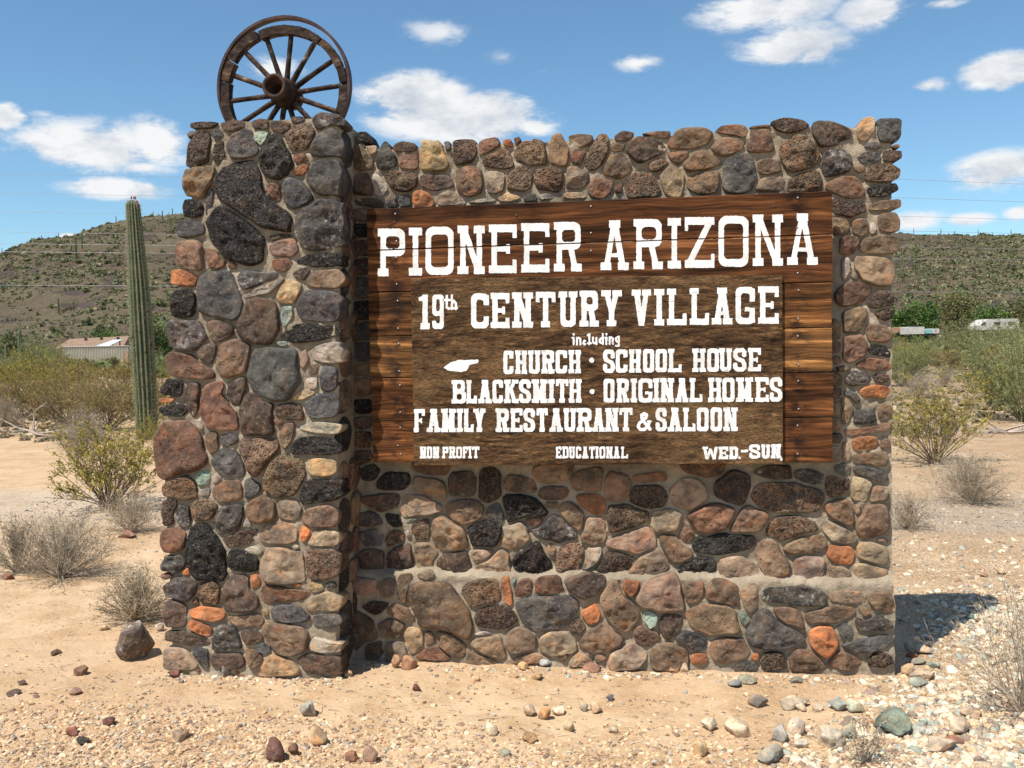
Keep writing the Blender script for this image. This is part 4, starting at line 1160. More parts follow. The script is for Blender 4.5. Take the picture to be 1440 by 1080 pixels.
def make_glyph(ch, w, h, vt, ht, ser=1.0):
    g = Glyph(w, h, vt, ht, ser); sw, sh = g.sw, g.sh
    if not ser: sw = vt
    xl, xr, m = sw/2, w-sw/2, w/2
    vtp = h*.12
    if ch == 'I': g.sw = w; g.stem(m)
    elif ch == 'H': g.stem(xl); g.stem(xr); g.box(xl, h*.5-ht*.42, xr, h*.5+ht*.42)
    elif ch == 'P': g.stem(xl, t=0); g.box(0, h-ht, m, h); g.rr(xl-vt/2, h*.42, w, h, vt, ht, w*.25)
    elif ch == 'R':
        g.stem(xl, t=0); g.box(0, h-ht, m, h); g.rr(xl-vt/2, h*.44, w*.96, h, vt, ht, w*.25)
        g.diag(w*.60, h*.5, w-sw*.55, 0, vt*1.05); g.box(w-sw, 0, w, sh)
    elif ch == 'B': g.stem(xl); g.rr(xl-vt/2, h*.46, w*.94, h, vt, ht*.85, w*.25); g.rr(xl-vt/2, 0, w, h*.56, vt, ht*.85, w*.25)
    elif ch == 'D': g.stem(xl); g.rr(xl-vt/2, 0, w, h, vt, ht, w*.34)
    elif ch in 'O0': g.rr(0, 0, w, h, vt, ht, w*.27)
    elif ch == 'N': g.stem(xl); g.stem(xr); g.diag(xl, h, xr, 0, vt*1.1)
    elif ch == 'M': g.stem(xl); g.stem(xr); g.diag(xl, h, m, h*.12, vt*1.0); g.diag(xr, h, m, h*.12, vt*1.0)
    elif ch == 'E':
        g.stem(xl); g.box(0, h-ht, w, h); g.box(0, 0, w, ht); g.box(w-vt*.75, h-ht-vtp, w, h); g.box(w-vt*.75, 0, w, ht+vtp); g.box(xl, h*.5-ht*.36, w*.74, h*.5+ht*.36); g.box(w*.62, h*.5-ht*.62, w*.76, h*.5+ht*.62)
    elif ch == 'F': g.stem(xl); g.box(0, h-ht, w, h); g.box(w-vt*.75, h-ht-vtp, w, h); g.box(xl, h*.5-ht*.36, w*.72, h*.5+ht*.36); g.box(w*.60, h*.5-ht*.62, w*.74, h*.5+ht*.62)
    elif ch == 'L': g.stem(xl); g.box(0, 0, w, ht); g.box(w-vt*.75, 0, w, ht+vtp*1.3)
    elif ch == 'T': g.stem(m, t=0); g.box(0, h-ht, w, h); g.box(0, h-ht-vtp, vt*.7, h); g.box(w-vt*.7, h-ht-vtp, w, h)
    elif ch == 'Z': g.box(0, h-ht, w, h); g.box(0, 0, w, ht); g.box(0, h-ht-vtp, vt*.6, h); g.box(w-vt*.6, 0, w, ht+vtp); g.diag(vt*.75, ht*.5, w-vt*.75, h-ht*.5, vt*1.25)
    elif ch == 'A':
        g.diag(xl, 0, m, h, vt); g.diag(xr, 0, m, h, vt*1.1); g.box(w*.25, h*.26, w*.75, h*.26+ht*.5); g.box(0, 0, sw, sh); g.box(w-sw, 0, w, sh); g.box(m-sw*.52, h-sh, m+sw*.52, h)
    elif ch == 'V': g.diag(m, 0, xl, h, vt*1.05); g.diag(m, 0, xr, h, vt*.95); g.box(0, h-sh, sw, h); g.box(w-sw, h-sh, w, h)
    elif ch == 'Y': g.diag(m, h*.38, xl, h, vt); g.diag(m, h*.38, xr, h, vt); g.stem(m, 0, h*.46, t=0); g.box(0, h-sh, sw, h); g.box(w-sw, h-sh, w, h)
    elif ch == 'U': g.rr(xl-vt/2, 0, xr+vt/2, h*1.8, vt, ht, w*.3, clip=(-9, -9, w+9, h)); g.box(0, h-sh, sw, h); g.box(w-sw, h-sh, w, h)
    elif ch in 'CG':
        g.rr(0, 0, w, h, vt, ht, w*.3); g.box(w*.5, h*.34, w+1, h*.66, cut=True); g.box(w-vt*.75, h*.60, w, h*.96)
        g.box(w-vt*.85, h*.12, w, h*.36) if ch == 'C' else (g.box(w-vt, h*.04, w, h*.42), g.box(w*.48, h*.34, w, h*.34+ht*.7))
        if ch == 'G': g.cut = []; g.box(w-vt-.5, h*.44, w+1, h*.60, cut=True)
    elif ch == 'S':
        t = (vt+ht)*.52; a = t/2
        g.seg([(w-a, h*.70), (w-a, h*.84), (w*.72, h-a), (w*.30, h-a), (a, h*.82), (a, h*.66), (w*.28, h*.55), (w*.72, h*.45), (w-a, h*.33), (w-a, h*.17), (w*.70, a), (w*.28, a), (a, h*.16), (a, h*.30)], t)
    elif ch == 'K': g.stem(xl); g.diag(xl+vt*.4, h*.42, xr, h, vt*.95); g.diag(xr, 0, w*.48, h*.58, vt); g.box(w-sw, 0, w, sh); g.box(w-sw, h-sh, w, h)
    elif ch == 'W': g.diag(w*.28, 0, vt*.6, h, vt); g.diag(w*.28, 0, m, h*.85, vt*.8); g.diag(w*.72, 0, m, h*.85, vt*.8); g.diag(w*.72, 0, w-vt*.6, h, vt); g.box(0, h-sh*.8, sw*.9, h)
    elif ch == '1': g.sw = w*.95; g.stem(w*.58, t=0); g.seg([(w*.5, h-ht*.45), (w*.12, h*.88)], ht*.7); g.box(w*.5, h-ht, w*.58+vt/2, h)
    elif ch == '9': vt *= .74; g.rr(0, h*.38, w, h, vt, ht*.75, w*.32); g.box(w-vt, h*.15, w, h*.75); g.rr(0, 0, w, h*.8, vt, ht*.9, w*.32, clip=(0, 0, w+9, h*.24))
    elif ch == '&':
        t = vt*.85; g.seg([(w-t/2, t*.6), (w*.35, h*.62), (w*.32, h*.84), (w*.50, h-t/2), (w*.66, h*.86), (w*.62, h*.70), (w*.18, h*.42), (t/2, h*.24), (w*.22, t/2), (w*.52, t/2), (w*.78, h*.26), (w*.84, h*.50)], t); g.box(w*.66, h*.47, w, h*.55)
    elif ch == '.': g.rr(0, 0, w, h, 9, 9, w*.45)
    elif ch == '*': g.rr(0, 0, w, h, 9, 9, w*.5)
    elif ch == '-': g.box(0, 0, w, h)
    else:
        t = vt; x2, a = w-t/2, t/2; X = h*.64 if ch in 'ldhti' else h
        L = {'i': [[(m, 0), (m, h*.62)], [(m, h*.9), (m, h*.96)], [(0, h*.6), (m, h*.6)]],
             'n': [[(a, 0), (a, h-a)], [(a, h*.7), (m, h-a), (x2, h*.72), (x2, 0)]],
             'c': [[(x2, h*.75), (m, h-a), (a, m), (a, h*.35), (m, a), (x2, h*.25)]],
             'l': [[(m, 0), (m, h)], [(0, a), (w, a)], [(0, h-a), (m, h-a)]],
             'u': [[(a, h-a), (a, h*.3), (m, a), (x2, h*.3)], [(x2, h-a), (x2, 0)]],
             'd': [[(x2, 0), (x2, h)], [(x2, h*.5), (m, h*.6), (a, h*.42), (a, h*.18), (m, a), (x2, h*.12)]],
             'g': [[(x2, h*.45), (x2, h*.95)], [(x2, h*.85), (m, h-a), (a, h*.8), (a, h*.6), (m, h*.45), (x2, h*.55)], [(x2, h*.5), (x2, h*.15), (m, a), (a, h*.12)]],
             'h': [[(a, 0), (a, h)], [(a, h*.42), (m, h*.6), (x2, h*.42), (x2, 0)], [(0, a*.8), (t*1.4, a*.8)], [(x2-t, a*.8), (x2+a, a*.8)]],
             't': [[(m, h), (m, h*.16), (w*.85, a)], [(0, h*.7), (w, h*.7)]]}[ch]
        for p in L: g.seg(p, t)
    return g
PAINT_DY = .0012
def letters(name, items, host, p0h, step=.62, mask=None, seed=0, label=None):
    its = sorted([q for q in items if q[0] != 'HAND'], key=lambda q: q[1]); words = [[its[0]]]
    for q in its[1:]:
        b_ = words[-1][-1]
        if q[1]-b_[2] > (9 if q[4]-q[3] < 20 and q[0].islower() else min(15, max(2.9, .095*(q[4]-q[3]))) if q[4]-q[3] < 60 else 20): words.append([q])
        else: words[-1].append(q)
    words += [[q] for q in items if q[0] == 'HAND']
    for k, w_ in enumerate(words): word('pointing_hand' if w_[0][0] == 'HAND' else name, w_, host, p0h, step, mask, seed+k*.37)
def word(name, items, host, p0h, step=.62, mask=None, seed=0, label=None):
    """items: (char, x0, x1, ytop, ybottom, vertical stroke, horizontal stroke, serif) in photo pixels on the board"""
    V = []; T = []
    pp = p0h + Vector((0, -PAINT_DY, 0)); nrm = Vector((0, -1, 0)); hl_ = host.matrix_world.translation
    origin = host.location + sign.location
    for k_i, (ch, x0, x1, yt, yb, vt, ht, ser) in enumerate(items):
        w, h = x1-x0, yb-yt
        if ch == 'HAND': g = Glyph(w, h, 1, 1); hand(g, w, h)
        else: g = make_glyph(ch, w, h, vt, ht, ser)
        xs = np.arange(-2, w+2.01, step); ys = np.arange(-2, h+2.01, step); XX, YY = np.meshgrid(xs, ys)
        f = np.full(XX.shape, -9.)
        for a in g.add: f = np.maximum(f, a(XX, YY))
        for a in g.cut: f = np.minimum(f, -a(XX, YY))
        wob = np.zeros_like(f)
        sd = seed*7.1 + k_i*3.7
        for j in range(f.shape[0]):
            for i in range(f.shape[1]):
                if abs(f[j, i]) < 1.4: wob[j, i] = .55*noise.noise(Vector((XX[j, i]*.28+sd, YY[j, i]*.28, sd))) + .25*noise.noise(Vector((XX[j, i]*.9, YY[j, i]*.9, sd)))
        f = f + wob + .05
        if mask is not None: f = np.minimum(f, mask(x0+XX, yb-YY))
        f = np.where(np.abs(f) < 1e-4, 1e-4, f)
        nyy, nxx = f.shape; vid = {}
        def vert(key, X, Y):
            if key not in vid:
                p = on_plane(x0+X, yb-Y, pp, nrm); vid[key] = len(V); V.append((p.x-origin.x, p.y-origin.y, p.z-origin.z))
            return vid[key]
        ins = f > 0
        for j in range(nyy-1):
            run = None
            for i in range(nxx-1):
                c4_ = (ins[j, i], ins[j, i+1], ins[j+1, i+1], ins[j+1, i])
                if all(c4_):
                    if run is None: run = i
                    continue
                if run is not None:
                    T.append((vert((j, run), xs[run], ys[j]), vert((j, i), xs[i], ys[j]), vert((j+1, i), xs[i], ys[j+1]), vert((j+1, run), xs[run], ys[j+1]))); run = None
                if not any(c4_): continue
                co = [(j, i), (j, i+1), (j+1, i+1), (j+1, i)]; poly = []
                for q in range(4):
                    A_, B_ = co[q], co[(q+1) % 4]
                    if ins[A_]: poly.append(vert(A_, xs[A_[1]], ys[A_[0]]))
                    if ins[A_] != ins[B_]:
                        t_ = f[A_]/(f[A_]-f[B_]); key = (min(A_, B_), max(A_, B_)); 
                        poly.append(vert(key, xs[A_[1]]+(xs[B_[1]]-xs[A_[1]])*t_, ys[A_[0]]+(ys[B_[0]]-ys[A_[0]])*t_))
                if len(poly) >= 3: T.append(tuple(poly))
            if run is not None: i = nxx-1; T.append((vert((j, run), xs[run], ys[j]), vert((j, i), xs[i], ys[j]), vert((j+1, i), xs[i], ys[j+1]), vert((j+1, run), xs[run], ys[j+1])))
    me = bpy.data.meshes.new(name); me.from_pydata(V, [], T); me.update()
    o = link(name, me, M_PAINT, host); 
    if label: o['label'] = label
    return o
def hand(g, w, h):
    P = [(0, .40), (.10, .66), (.30, .90), (.44, .98), (.62, .98), (.70, .93), (.72, .45), (.66, .12), (.50, .0), (.26, .02), (.06, .14)]
    def sub(Q): g.poly([(a*w, b_*h) for a, b_ in Q])
    sub([(0, .36), (.12, .12), (.5, .0), (.66, .10), (.74, .5), (.70, .92), (.45, 1.0), (.2, .78)])
    g.seg([(w*.68, h*.66), (w*.96, h*.82)], h*.20); g.seg([(w*.68, h*.88), (w*.97, h*.92)], h*.2)
def line(y_at, lst, vt, ht, ser=1.0):
    out = []
    for ch, x0, x1 in lst:
        xm = (x0+x1)/2; yt, yb = y_at(xm); out.append((ch, x0, x1, yt, yb, vt, ht, ser))
    return out
def lin(xa, ta, ba, xb, tb, bb): return lambda x: (ta+(tb-ta)*(x-xa)/(xb-xa), ba+(bb-ba)*(x-xa)/(xb-xa))
def gap(x, y):
    yl = EDG[1][0]+(EDG[1][1]-EDG[1][0])*(x-525)/645; return np.abs(y-yl)-.9
L1 = [('P',531.3,569.5),('I',575,593.5),('O',598.5,637.8),('N',643.5,681.5),('E',687.5,726.5),('E',733,772.5),('R',779,818),
      ('A',844.5,884),('R',891,932),('I',939,957.5),('Z',963,1004.5),('O',1010.5,1052.5),('N',1058.5,1101),('A',1107,1150)]
letters('lettering', line(lin(550, 321.5, 388.5, 1128, 300, 372.5), L1, 7.5, 10.8), planks[1], sp0, .66, gap, 1)
Yt = lin(600, 414.5, 463, 1090, 402.5, 455)
its = line(Yt, [('1',590,603.5),('9',608,624),('C',662.5,687.5),('E',690,716.5),('N',720,749.5),('T',753.5,781),('U',785.5,812),('R',815,842),('Y',845.5,874.5),
      ('V',888.5,915.5),('I',920,934),('L',938,965.5),('L',970,997),('A',1001,1030),('G',1034.5,1061.5),('E',1066,1095)], 7.3, 8.6)
its += [('t',624,632.5,416,435.5,3,3,0),('h',634,642.5,415.5,434.5,3,3,0)]
letters('lettering', its, board, bp0, .6, None, 2)
its = [(c, a, b_, y0, y1, 2.6, 2.6, 0) for c, a, b_, y0, y1 in (('i',805,808.5,469,484.5),('n',810,817.5,473.5,484.5),('c',819,824.5,477.5,485.5),('l',826.5,831,470,484),('u',832.5,840,473.5,484.2),
      ('d',842,849,469.5,483.8),('i',851,854.5,469,483.7),('n',856,863,473,483.6),('g',865,871.5,472.5,488))]
letters('lettering', its, board, bp0, .4, None, 3)
S3 = (5.5, 5.8)
its = line(lin(715, 493.2, 526, 1060, 489.3, 522), [('C',708,722),('H',724.5,741),('U',742.5,760),('R',761.5,779.8),('C',781.5,797.5),('H',799.5,817),
      ('S',848,864.5),('C',866,882.5),('H',884.5,901.5),('O',904.5,919.8),('O',922,937.8),('L',939.5,958.5),('H',973.5,992.5),('O',994.5,1010.8),('U',1011.5,1029.5),('S',1031,1049.5),('E',1052,1070)], *S3)
its += [('*',828.5,835.5,503,510,5,5,1)]
its += [('HAND',624,672.5,506,523,5,5,1)]
letters('lettering', its, board, bp0, .5, None, 4)
its = line(lin(645, 534.5, 567.3, 1090, 530.5, 564.8), [('B',635,655),('L',656,670.5),('A',672.5,691.5),('C',692.5,707.3),('K',709,729),('S',729.8,746.5),('M',747.5,770),('I',771,780),('T',781.8,799.3),('H',800,817.8),
      ('O',848.8,864),('R',867,884.8),('I',886.8,895.8),('G',897.8,917.5),('I',918.5,927.3),('N',928.5,947.8),('A',950,968),('L',969.8,987.8),('H',996,1014.8),('O',1016,1032.8),('M',1035,1059),('E',1062,1081.2),('S',1082.3,1100)], *S3)
its += [('*',829.3,836,547.2,554,5,5,1)]
letters('lettering', its, board, bp0, .5, None, 5)
its = line(lin(590, 575, 607.8, 1028, 573, 606.3), [('F',582,597.5),('A',600,619.5),('M',620.3,641),('I',642,651.3),('L',652.5,666),('Y',665.5,682.8),
      ('R',697,716),('E',717.8,734.8),('S',736,752.3),('T',754.5,770.3),('A',772.8,791.5),('U',792.3,810.3),('R',811,832.8),('A',833,850.3),('N',851,869.8),('T',871,889.5),
      ('S',922,937.8),('A',939,959),('L',960.5,978),('O',980,996.3),('O',999.3,1015.2),('N',1017.3,1037.3)], *S3)
its += [('&',895.5,916.3,579.5,606,5,5,1)]
letters('lettering', its, board, bp0, .5, None, 6)
its = line(lin(590, 628, 644.5, 883, 628, 644.5), [('N',590.5,599.5),('O',600.5,607.8),('N',608.8,617.8),('P',622,630.5),('R',631.5,640.5),('O',641.5,649.8),('F',651,658.3),('I',659,663),('T',663.8,674.2),
      ('E',781.7,789.5),('D',790.8,799.5),('U',800.5,808.5),('C',809.8,817.3),('A',818.3,827.5),('T',828.2,836.5),('I',837.3,841.8),('O',843,851.3),('N',852.3,861.5),('A',862.5,871.8),('L',873.3,883)], 2.7, 3.1)
its += line(lin(990, 628.5, 646, 1100, 627, 645), [('W',988,1010),('E',1010.8,1024),('D',1025.5,1038)], 4.2, 4.0)
its += [('.',1038.3,1041.5,642,645.5,5,5,1), ('-',1042,1052,632.5,636.2,5,5,1)]
its += line(lin(990, 625.5, 645.5, 1100, 624.5, 644.5), [('S',1053.5,1069),('U',1070.5,1083),('N',1084,1098.5)], 4.2, 4.0) + [('.',1097.6,1100.3,643.5,648,5,5,1)]
letters('lettering', its, board, bp0, .42, None, 7)

# ---- nails, bolts
def nail_mesh(r):
    g = Geo(); n = 10; V = []
    for (rr_, d) in ((r*1.0, 0), (r*1.0, -.0012), (r*.7, -.0028), (0.0001, -.0032)):
        for k in range(n): V.append((rr_*math.cos(2*math.pi*k/n), d, rr_*math.sin(2*math.pi*k/n)))
    F = [(a*n+k, a*n+(k+1) % n, (a+1)*n+(k+1) % n, (a+1)*n+k) for a in range(3) for k in range(n)]
    g.add(V, F); return g.mesh('nail', True)
nm = nail_mesh(.0046); nm.materials.append(M_NAIL); bm_ = nail_mesh(.0085); bm_.materials.append(M_RUST)
def z2(r, ox, oy): return [(ox+x/4, oy+y/4) for x, y in r]
NAILS = z2([(224,163),(230,316),(228,408),(232,558),(237,652),(240,807),(243,892),(245,1047)], 500, 260) + z2([(250,287),(252,438),(252,525),(238,625),(254,673)], 500, 470) \
      + z2([(1167,72),(1165,238),(1167,496),(1172,592),(1170,752),(1168,850),(1172,1010),(4,120),(4,270),(4,370)], 830, 260) + z2([(1170,262),(1172,420),(1166,513),(1166,673)], 830, 470)
for (x, y) in NAILS:
    p = on_plane(x, y, sp0, sn); k = 0
    for i in range(6):
        if sx_at(p.x, EDG[i+1]) <= p.z <= sx_at(p.x, EDG[i]): k = i
    h = planks[k]; o = link('nail', nm, None, h, p - sign.location - h.location + Vector((0, -.0006, 0)))
for (x, y) in z2([(218,210),(905,170)], 500, 260)+z2([(1035,120)], 830, 260):
    p = on_plane(x, y, sp0, sn); o = link('bolt', bm_, None, planks[0], p - sign.location - planks[0].location)

# ------------------------------------------------------------------ wagon wheel on the pillar
wc = on_plane(400.5, 131.5, Vector((0, -.03, 0)), sn)
PXM = (wc-CAM).dot(Fv)/FPX            # metres per photo pixel there
wheel = empty('wagon_wheel', wc); tag(wheel, 'weathered wooden wagon wheel with loose iron tyre on top of the pillar', 'wheel')
def arc_seg(r0, r1, a0, a1, y0, y1, n, seed, jag=.0):
    V = []; F = []
    for k in range(n+1):
        a = a0+(a1-a0)*k/n; j1 = jag*noise.noise(Vector((k*1.3, seed, 0))); j0 = jag*.5*noise.noise(Vector((k*1.1, seed, 7)))
        if k in (0, n): j1 -= jag*.8
        for (r, y) in ((r0+j0, y0), (r1+j1, y0+abs(j1)*.4), (r1+j1, y1), (r0+j0, y1)): V.append((r*math.cos(a), y, r*math.sin(a)))
    for k in range(n):
        for q in range(4): F.append((k*4+q, k*4+(q+1) % 4, k*4+4+(q+1) % 4, k*4+4+q))
    F.append((0, 3, 2, 1)); F.append((n*4, n*4+1, n*4+2, n*4+3)); return V, F
R_ = lambda px: px*PXM
# loose tyre
V, F = arc_seg(R_(93.6), R_(97.3), 0, 2*math.pi, -.024, .020, 96, 1, .0006)
tz = R_(9.0)
o = link('tyre', mesh('tyre', [(x-R_(.5), y, z+tz) for x, y, z in V], F, False), M_TYRE, wheel)
# felloes: seven curved blocks, two of them sprung outward
FEL = [(-22, 3.5, 0, 0, 0), (6, 20, 1.8, .2, .0), (20, 50, .6, 1.2, 0), (50.5, 60, -1.0, 1.8, 0), (61, 112, 0, 0, 0), (112.5, 147, -3.2, 2.0, 0), (147.5, 166, -1.0, 0, 0), (167, 215, 1.0, -1, 0), (216, 268, 0, 0, 0), (269, 337, 0, 0, 0)]
for i, (a0, a1, dx, dz, _) in enumerate(FEL):
    V, F = arc_seg(R_(81.0), R_(92.8 if i not in (1, 2, 3) else 91.5), math.radians(a0), math.radians(a1), -.026, .022, max(4, int((a1-a0)/2.2)), i*3.3, .0035)
    o = link('felloe', mesh('felloe', [(x+R_(dx), y, z+R_(dz)) for x, y, z in V], F, False), M_WHEELWOOD, wheel); k = rnd.uniform(.8, 1.25); o.color = (k*1.0, k, k, 1)
    if i in (2, 6): o.color = (1.9, 1.75, 1.55, 1)
for k in range(14):
    a = math.radians(4.5+k*360/14); ca, sa = math.cos(a), math.sin(a); r0, r1 = R_(17), R_(81.5)
    d = Vector((ca, 0, sa)); s_ = Vector((-sa, 0, ca)); V = []; F = []; n = 8
    for (f, w, t, yy) in ((0, .0150, .020, .010), (.12, .0145, .018, .008), (.5, .0130, .015, .003), (.9, .0138, .0145, 0), (1, .0120, .013, 0)):
        for q in range(n):
            th = 2*math.pi*q/n; V.append(tuple(d*(r0+(r1-r0)*f) + s_*(w*math.cos(th)) + Vector((0, yy+t*math.sin(th), 0))))
    for f in range(4):
        for q in range(n): F.append((f*n+q, f*n+(q+1) % n, (f+1)*n+(q+1) % n, (f+1)*n+q))
    o = link('spoke', mesh('spoke', V, F, True), M_WHEELWOOD, wheel); q = rnd.uniform(.8, 1.3); o.color = (q, q, q, 1)
    if k in (5, 6, 13): o.color = (1.7, 1.6, 1.5, 1)
def lathe(prof, n=28):
    V = []; F = []
    for (y, r) in prof:
        for k in range(n): a = 2*math.pi*k/n; V.append((r*math.cos(a), y, r*math.sin(a)))
    for j in range(len(prof)-1):
        for k in range(n): F.append((j*n+k, j*n+(k+1) % n, (j+1)*n+(k+1) % n, (j+1)*n+k))
    return V, F
hub = link('hub', mesh('hub', *lathe([(.115, .038), (.11, .052), (.08, .057), (.045, .068), (.0, .074), (-.040, .072), (-.055, .064), (-.09, .059), (-.115, .056)]), True), M_WHEELWOOD, wheel); hub.color = (.75, .7, .68, 1)
link('hub_band', mesh('hub_band', *lathe([(-.095, .0575), (-.095, .061), (-.145, .062), (-.1475, .0605), (-.1475, .046), (-.138, .0435), (-.105, .035), (-.10, .026), (-.03, .024), (-.03, .001)]), True), M_RUST, hub)
link('hub_band', mesh('hub_band', *lathe([(.045, .066), (.045, .0735), (.075, .0665), (.075, .056)]), True), M_RUST, hub)
link('hub_band', mesh('hub_band', *lathe([(.12, .03), (.12, .058), (.095, .0585), (.095, .052)]), True), M_RUST, hub)
# ------------------------------------------------------------------ plants
class Tri:
    """collects tapered twigs (three-sided) and small leaf quads; numpy at the end"""
    def __init__(s): s.V = []; s.F = []; s.C = []; s.M = []
    def twig(s, pts, r0, r1, col_):
        b = len(s.V); n = len(pts)
        for i, p in enumerate(pts):
            t = (pts[min(i+1, n-1)]-pts[max(i-1, 0)]); 
            a = t.cross(Vector((.3, .2, 1)) if abs(t.z) < .8*t.length else Vector((1, .1, 0))); a.normalize(); c = t.cross(a); c.normalize()
            r = r0+(r1-r0)*i/(n-1)
            for k in range(3): th = 2.094*k; s.V.append(tuple(p+a*(r*math.cos(th))+c*(r*math.sin(th)))); s.C.append(col_)
        for i in range(n-1):
            for k in range(3): s.F.append((b+i*3+k, b+i*3+(k+1) % 3, b+i*3+3+(k+1) % 3, b+i*3+3+k)); s.M.append(0)
    def leaf(s, p, d, size, w, col_, r):
        sd = d.cross(Vector((r.uniform(-1, 1), r.uniform(-1, 1), r.uniform(-1, 1)))); 
        if sd.length < 1e-5: return
        sd.normalize(); b = len(s.V); q = p+d*size
        for v in (p, p+d*(size*.5)+sd*(w*.5), q, p+d*(size*.5)-sd*(w*.5)): s.V.append(tuple(v)); s.C.append(col_)
        s.F.append((b, b+1, b+2, b+3)); s.M.append(1)
def rdir(r, base, spread):
    v = Vector((r.gauss(0, 1), r.gauss(0, 1), r.gauss(0, 1))).normalized(); return (base + v*spread).normalized()
def shrub_mesh(name, seed, H, W, stems, kind):
    r = random.Random(seed); T = Tri()
    def jit(c, k=.25): q = 1+r.uniform(-k, k); return (c[0]*q*(1+r.uniform(-.1, .1)), c[1]*q, c[2]*q*(1+r.uniform(-.1, .1)))
    K = dict(creosote=dict(tw=(.17, .125, .085), lf=[(.30, .26, .055), (.21, .20, .045), (.40, .32, .07)], nsub=6, nl=17, ls=.026, th=.0070, up=.55, leaf0=.42),
             olive=dict(tw=(.14, .11, .085), lf=[(.27, .22, .08), (.33, .25, .085), (.20, .18, .075), (.36, .26, .10)], nsub=7, nl=22, ls=.020, th=.008, up=.45, leaf0=.25),
             verde=dict(tw=(.15, .16, .07), lf=[(.24, .26, .12), (.30, .32, .16), (.19, .22, .10), (.33, .31, .13)], nsub=8, nl=26, ls=.015, th=.009, up=.55, leaf0=.2),
             dry=dict(tw=(.40, .33, .25), lf=[(.33, .26, .16), (.43, .35, .23), (.24, .20, .12)], nsub=7, nl=3, ls=.012, th=.0032, up=.30, leaf0=.3),
             greydry=dict(tw=(.33, .28, .215), lf=[(.30, .25, .17), (.22, .18, .12), (.38, .32, .21)], nsub=11, nl=2, ls=.011, th=.0035, up=.25, leaf0=.3))[kind]
    for i in range(stems):
        a = r.uniform(0, 2*math.pi); out = r.uniform(.1, 1)**.7
        if kind in ('dry', 'greydry'): el_ = math.radians(r.uniform(12, 88))
        else: el_ = math.radians(88-58*out)
        d = Vector((math.cos(a)*math.cos(el_), math.sin(a)*math.cos(el_), math.sin(el_)))
        Lx = math.hypot(W/2*math.cos(el_), H*math.sin(el_))*r.uniform(.75, 1.08)
        p = Vector((r.uniform(-.03, .03)*W, r.uniform(-.03, .03)*W, 0)); pts = [p.copy()]; nseg = 6
        for k in range(nseg):
            d = (d + Vector((r.gauss(0, .12), r.gauss(0, .12), r.gauss(.03*K['up'], .10)))).normalized(); p = p+d*(Lx/nseg); 
            if p.z < .01: p.z = .01
            pts.append(p.copy())
        c = jit(K['tw'], .35); T.twig(pts, K['th'], K['th']*.3, c)
        for s_ in range(K['nsub']):
            f = r.uniform(.28, 1.); k = f*nseg; i0 = min(int(k), nseg-1); b_ = pts[i0].lerp(pts[i0+1], k-i0); base = (pts[i0+1]-pts[i0]).normalized()
            dd = rdir(r, base, .85); ll = Lx*r.uniform(.16, .40)*(1.15-f*.5); tp = [b_]; q = b_.copy()
            for _ in range(3):
                dd = (dd + Vector((r.gauss(0, .2), r.gauss(0, .2), r.gauss(.08*K['up'], .15)))).normalized(); q = q+dd*(ll/3); 
                if q.z < .008: q.z = .008
                tp.append(q.copy())
            T.twig(tp, K['th']*.45, K['th']*.15, jit(K['tw'], .4))
            for _ in range(2):
                k2 = r.uniform(.2, 1)*3; j0 = min(int(k2), 2); e0 = tp[j0].lerp(tp[j0+1], k2-j0); d3 = rdir(r, dd, 1.0); e1 = e0+d3*ll*r.uniform(.25, .5)
                if e1.z < .006: e1.z = .006
                T.twig([e0, e1], K['th']*.28, K['th']*.1, jit(K['tw'], .4))
                tone = r.choice(K['lf'])
                for _l in range(K['nl']):
                    u = r.random(); pp = (e0.lerp(e1, u) if r.random() < .6 else tp[0].lerp(tp[-1], .3+.7*u)) + Vector((r.gauss(0, .008), r.gauss(0, .008), r.gauss(0, .008)))
                    if f < K['leaf0']: continue
                    ls = K['ls']*r.uniform(.5, 1.3)*(H if H > 1.3 else 1); T.leaf(pp, rdir(r, d3, .9), ls, ls*.5, jit(tone, .3), r)
    # one mesh for wood, one for leaves
    res = []
    V = np.array(T.V); F = np.array(T.F); C = np.array(T.C); M = np.array(T.M)
    for m_ in (0, 1):
        f = F[M == m_]
        if not len(f): res.append(None); continue
        u, inv = np.unique(f.ravel(), return_inverse=True); res.append(npmesh(name, V[u], inv.reshape(-1, 4), False, None, C[u]))
    return res
def plant(name, meshes, loc, label, cat, group=None, rot=0., scale=1., foliage='foliage', wood='branches'):
    root = empty(name, loc); root.rotation_euler.z = rot; root.scale = (scale,)*3 if isinstance(scale, (int, float)) else scale
    tag(root, label, cat, group)
    if meshes[0]: link(wood, meshes[0], M_TWIG if not meshes[0].materials else None, root)
    if meshes[1]: link(foliage, meshes[1], M_LEAF if not meshes[1].materials else None, root)
    return root
def gp(px, py):
    p = on_ground(px, py); 
    for _ in range(3): p = on_ground(px, py, ground_h(p.x, p.y))
    return p
def shr(px, py, H, W, stems, kind, seed, name, label, cat='bush', rot=0, sink=.0):
    m_ = shrub_mesh(name, seed, H, W, stems, kind); p = gp(px, py); p.z -= sink; return plant(name, m_, p, label, cat, rot=rot)
shr(155, 716, .95, 1.35, 56, 'creosote', 11, 'creosote_bush', 'yellow green creosote bush with bare splayed stems left of the pillar')
shr(88, 812, .50, .98, 110, 'greydry', 12, 'dry_bush', 'wide low grey dry bush nearest the left edge, beyond the bare sand')
shr(25, 806, .40, .75, 70, 'greydry', 22, 'dry_bush', 'small dry bush cut by the left edge of the photo', rot=1)
shr(190, 873, .34, .52, 120, 'dry', 13, 'dry_bush', 'tangled pale dry bush just left of the pillar foot, behind the dark rock')
shr(185, 748, .38, .75, 90, 'dry', 14, 'dry_bush', 'thin dry bush on the grey gravel under the creosote bush')
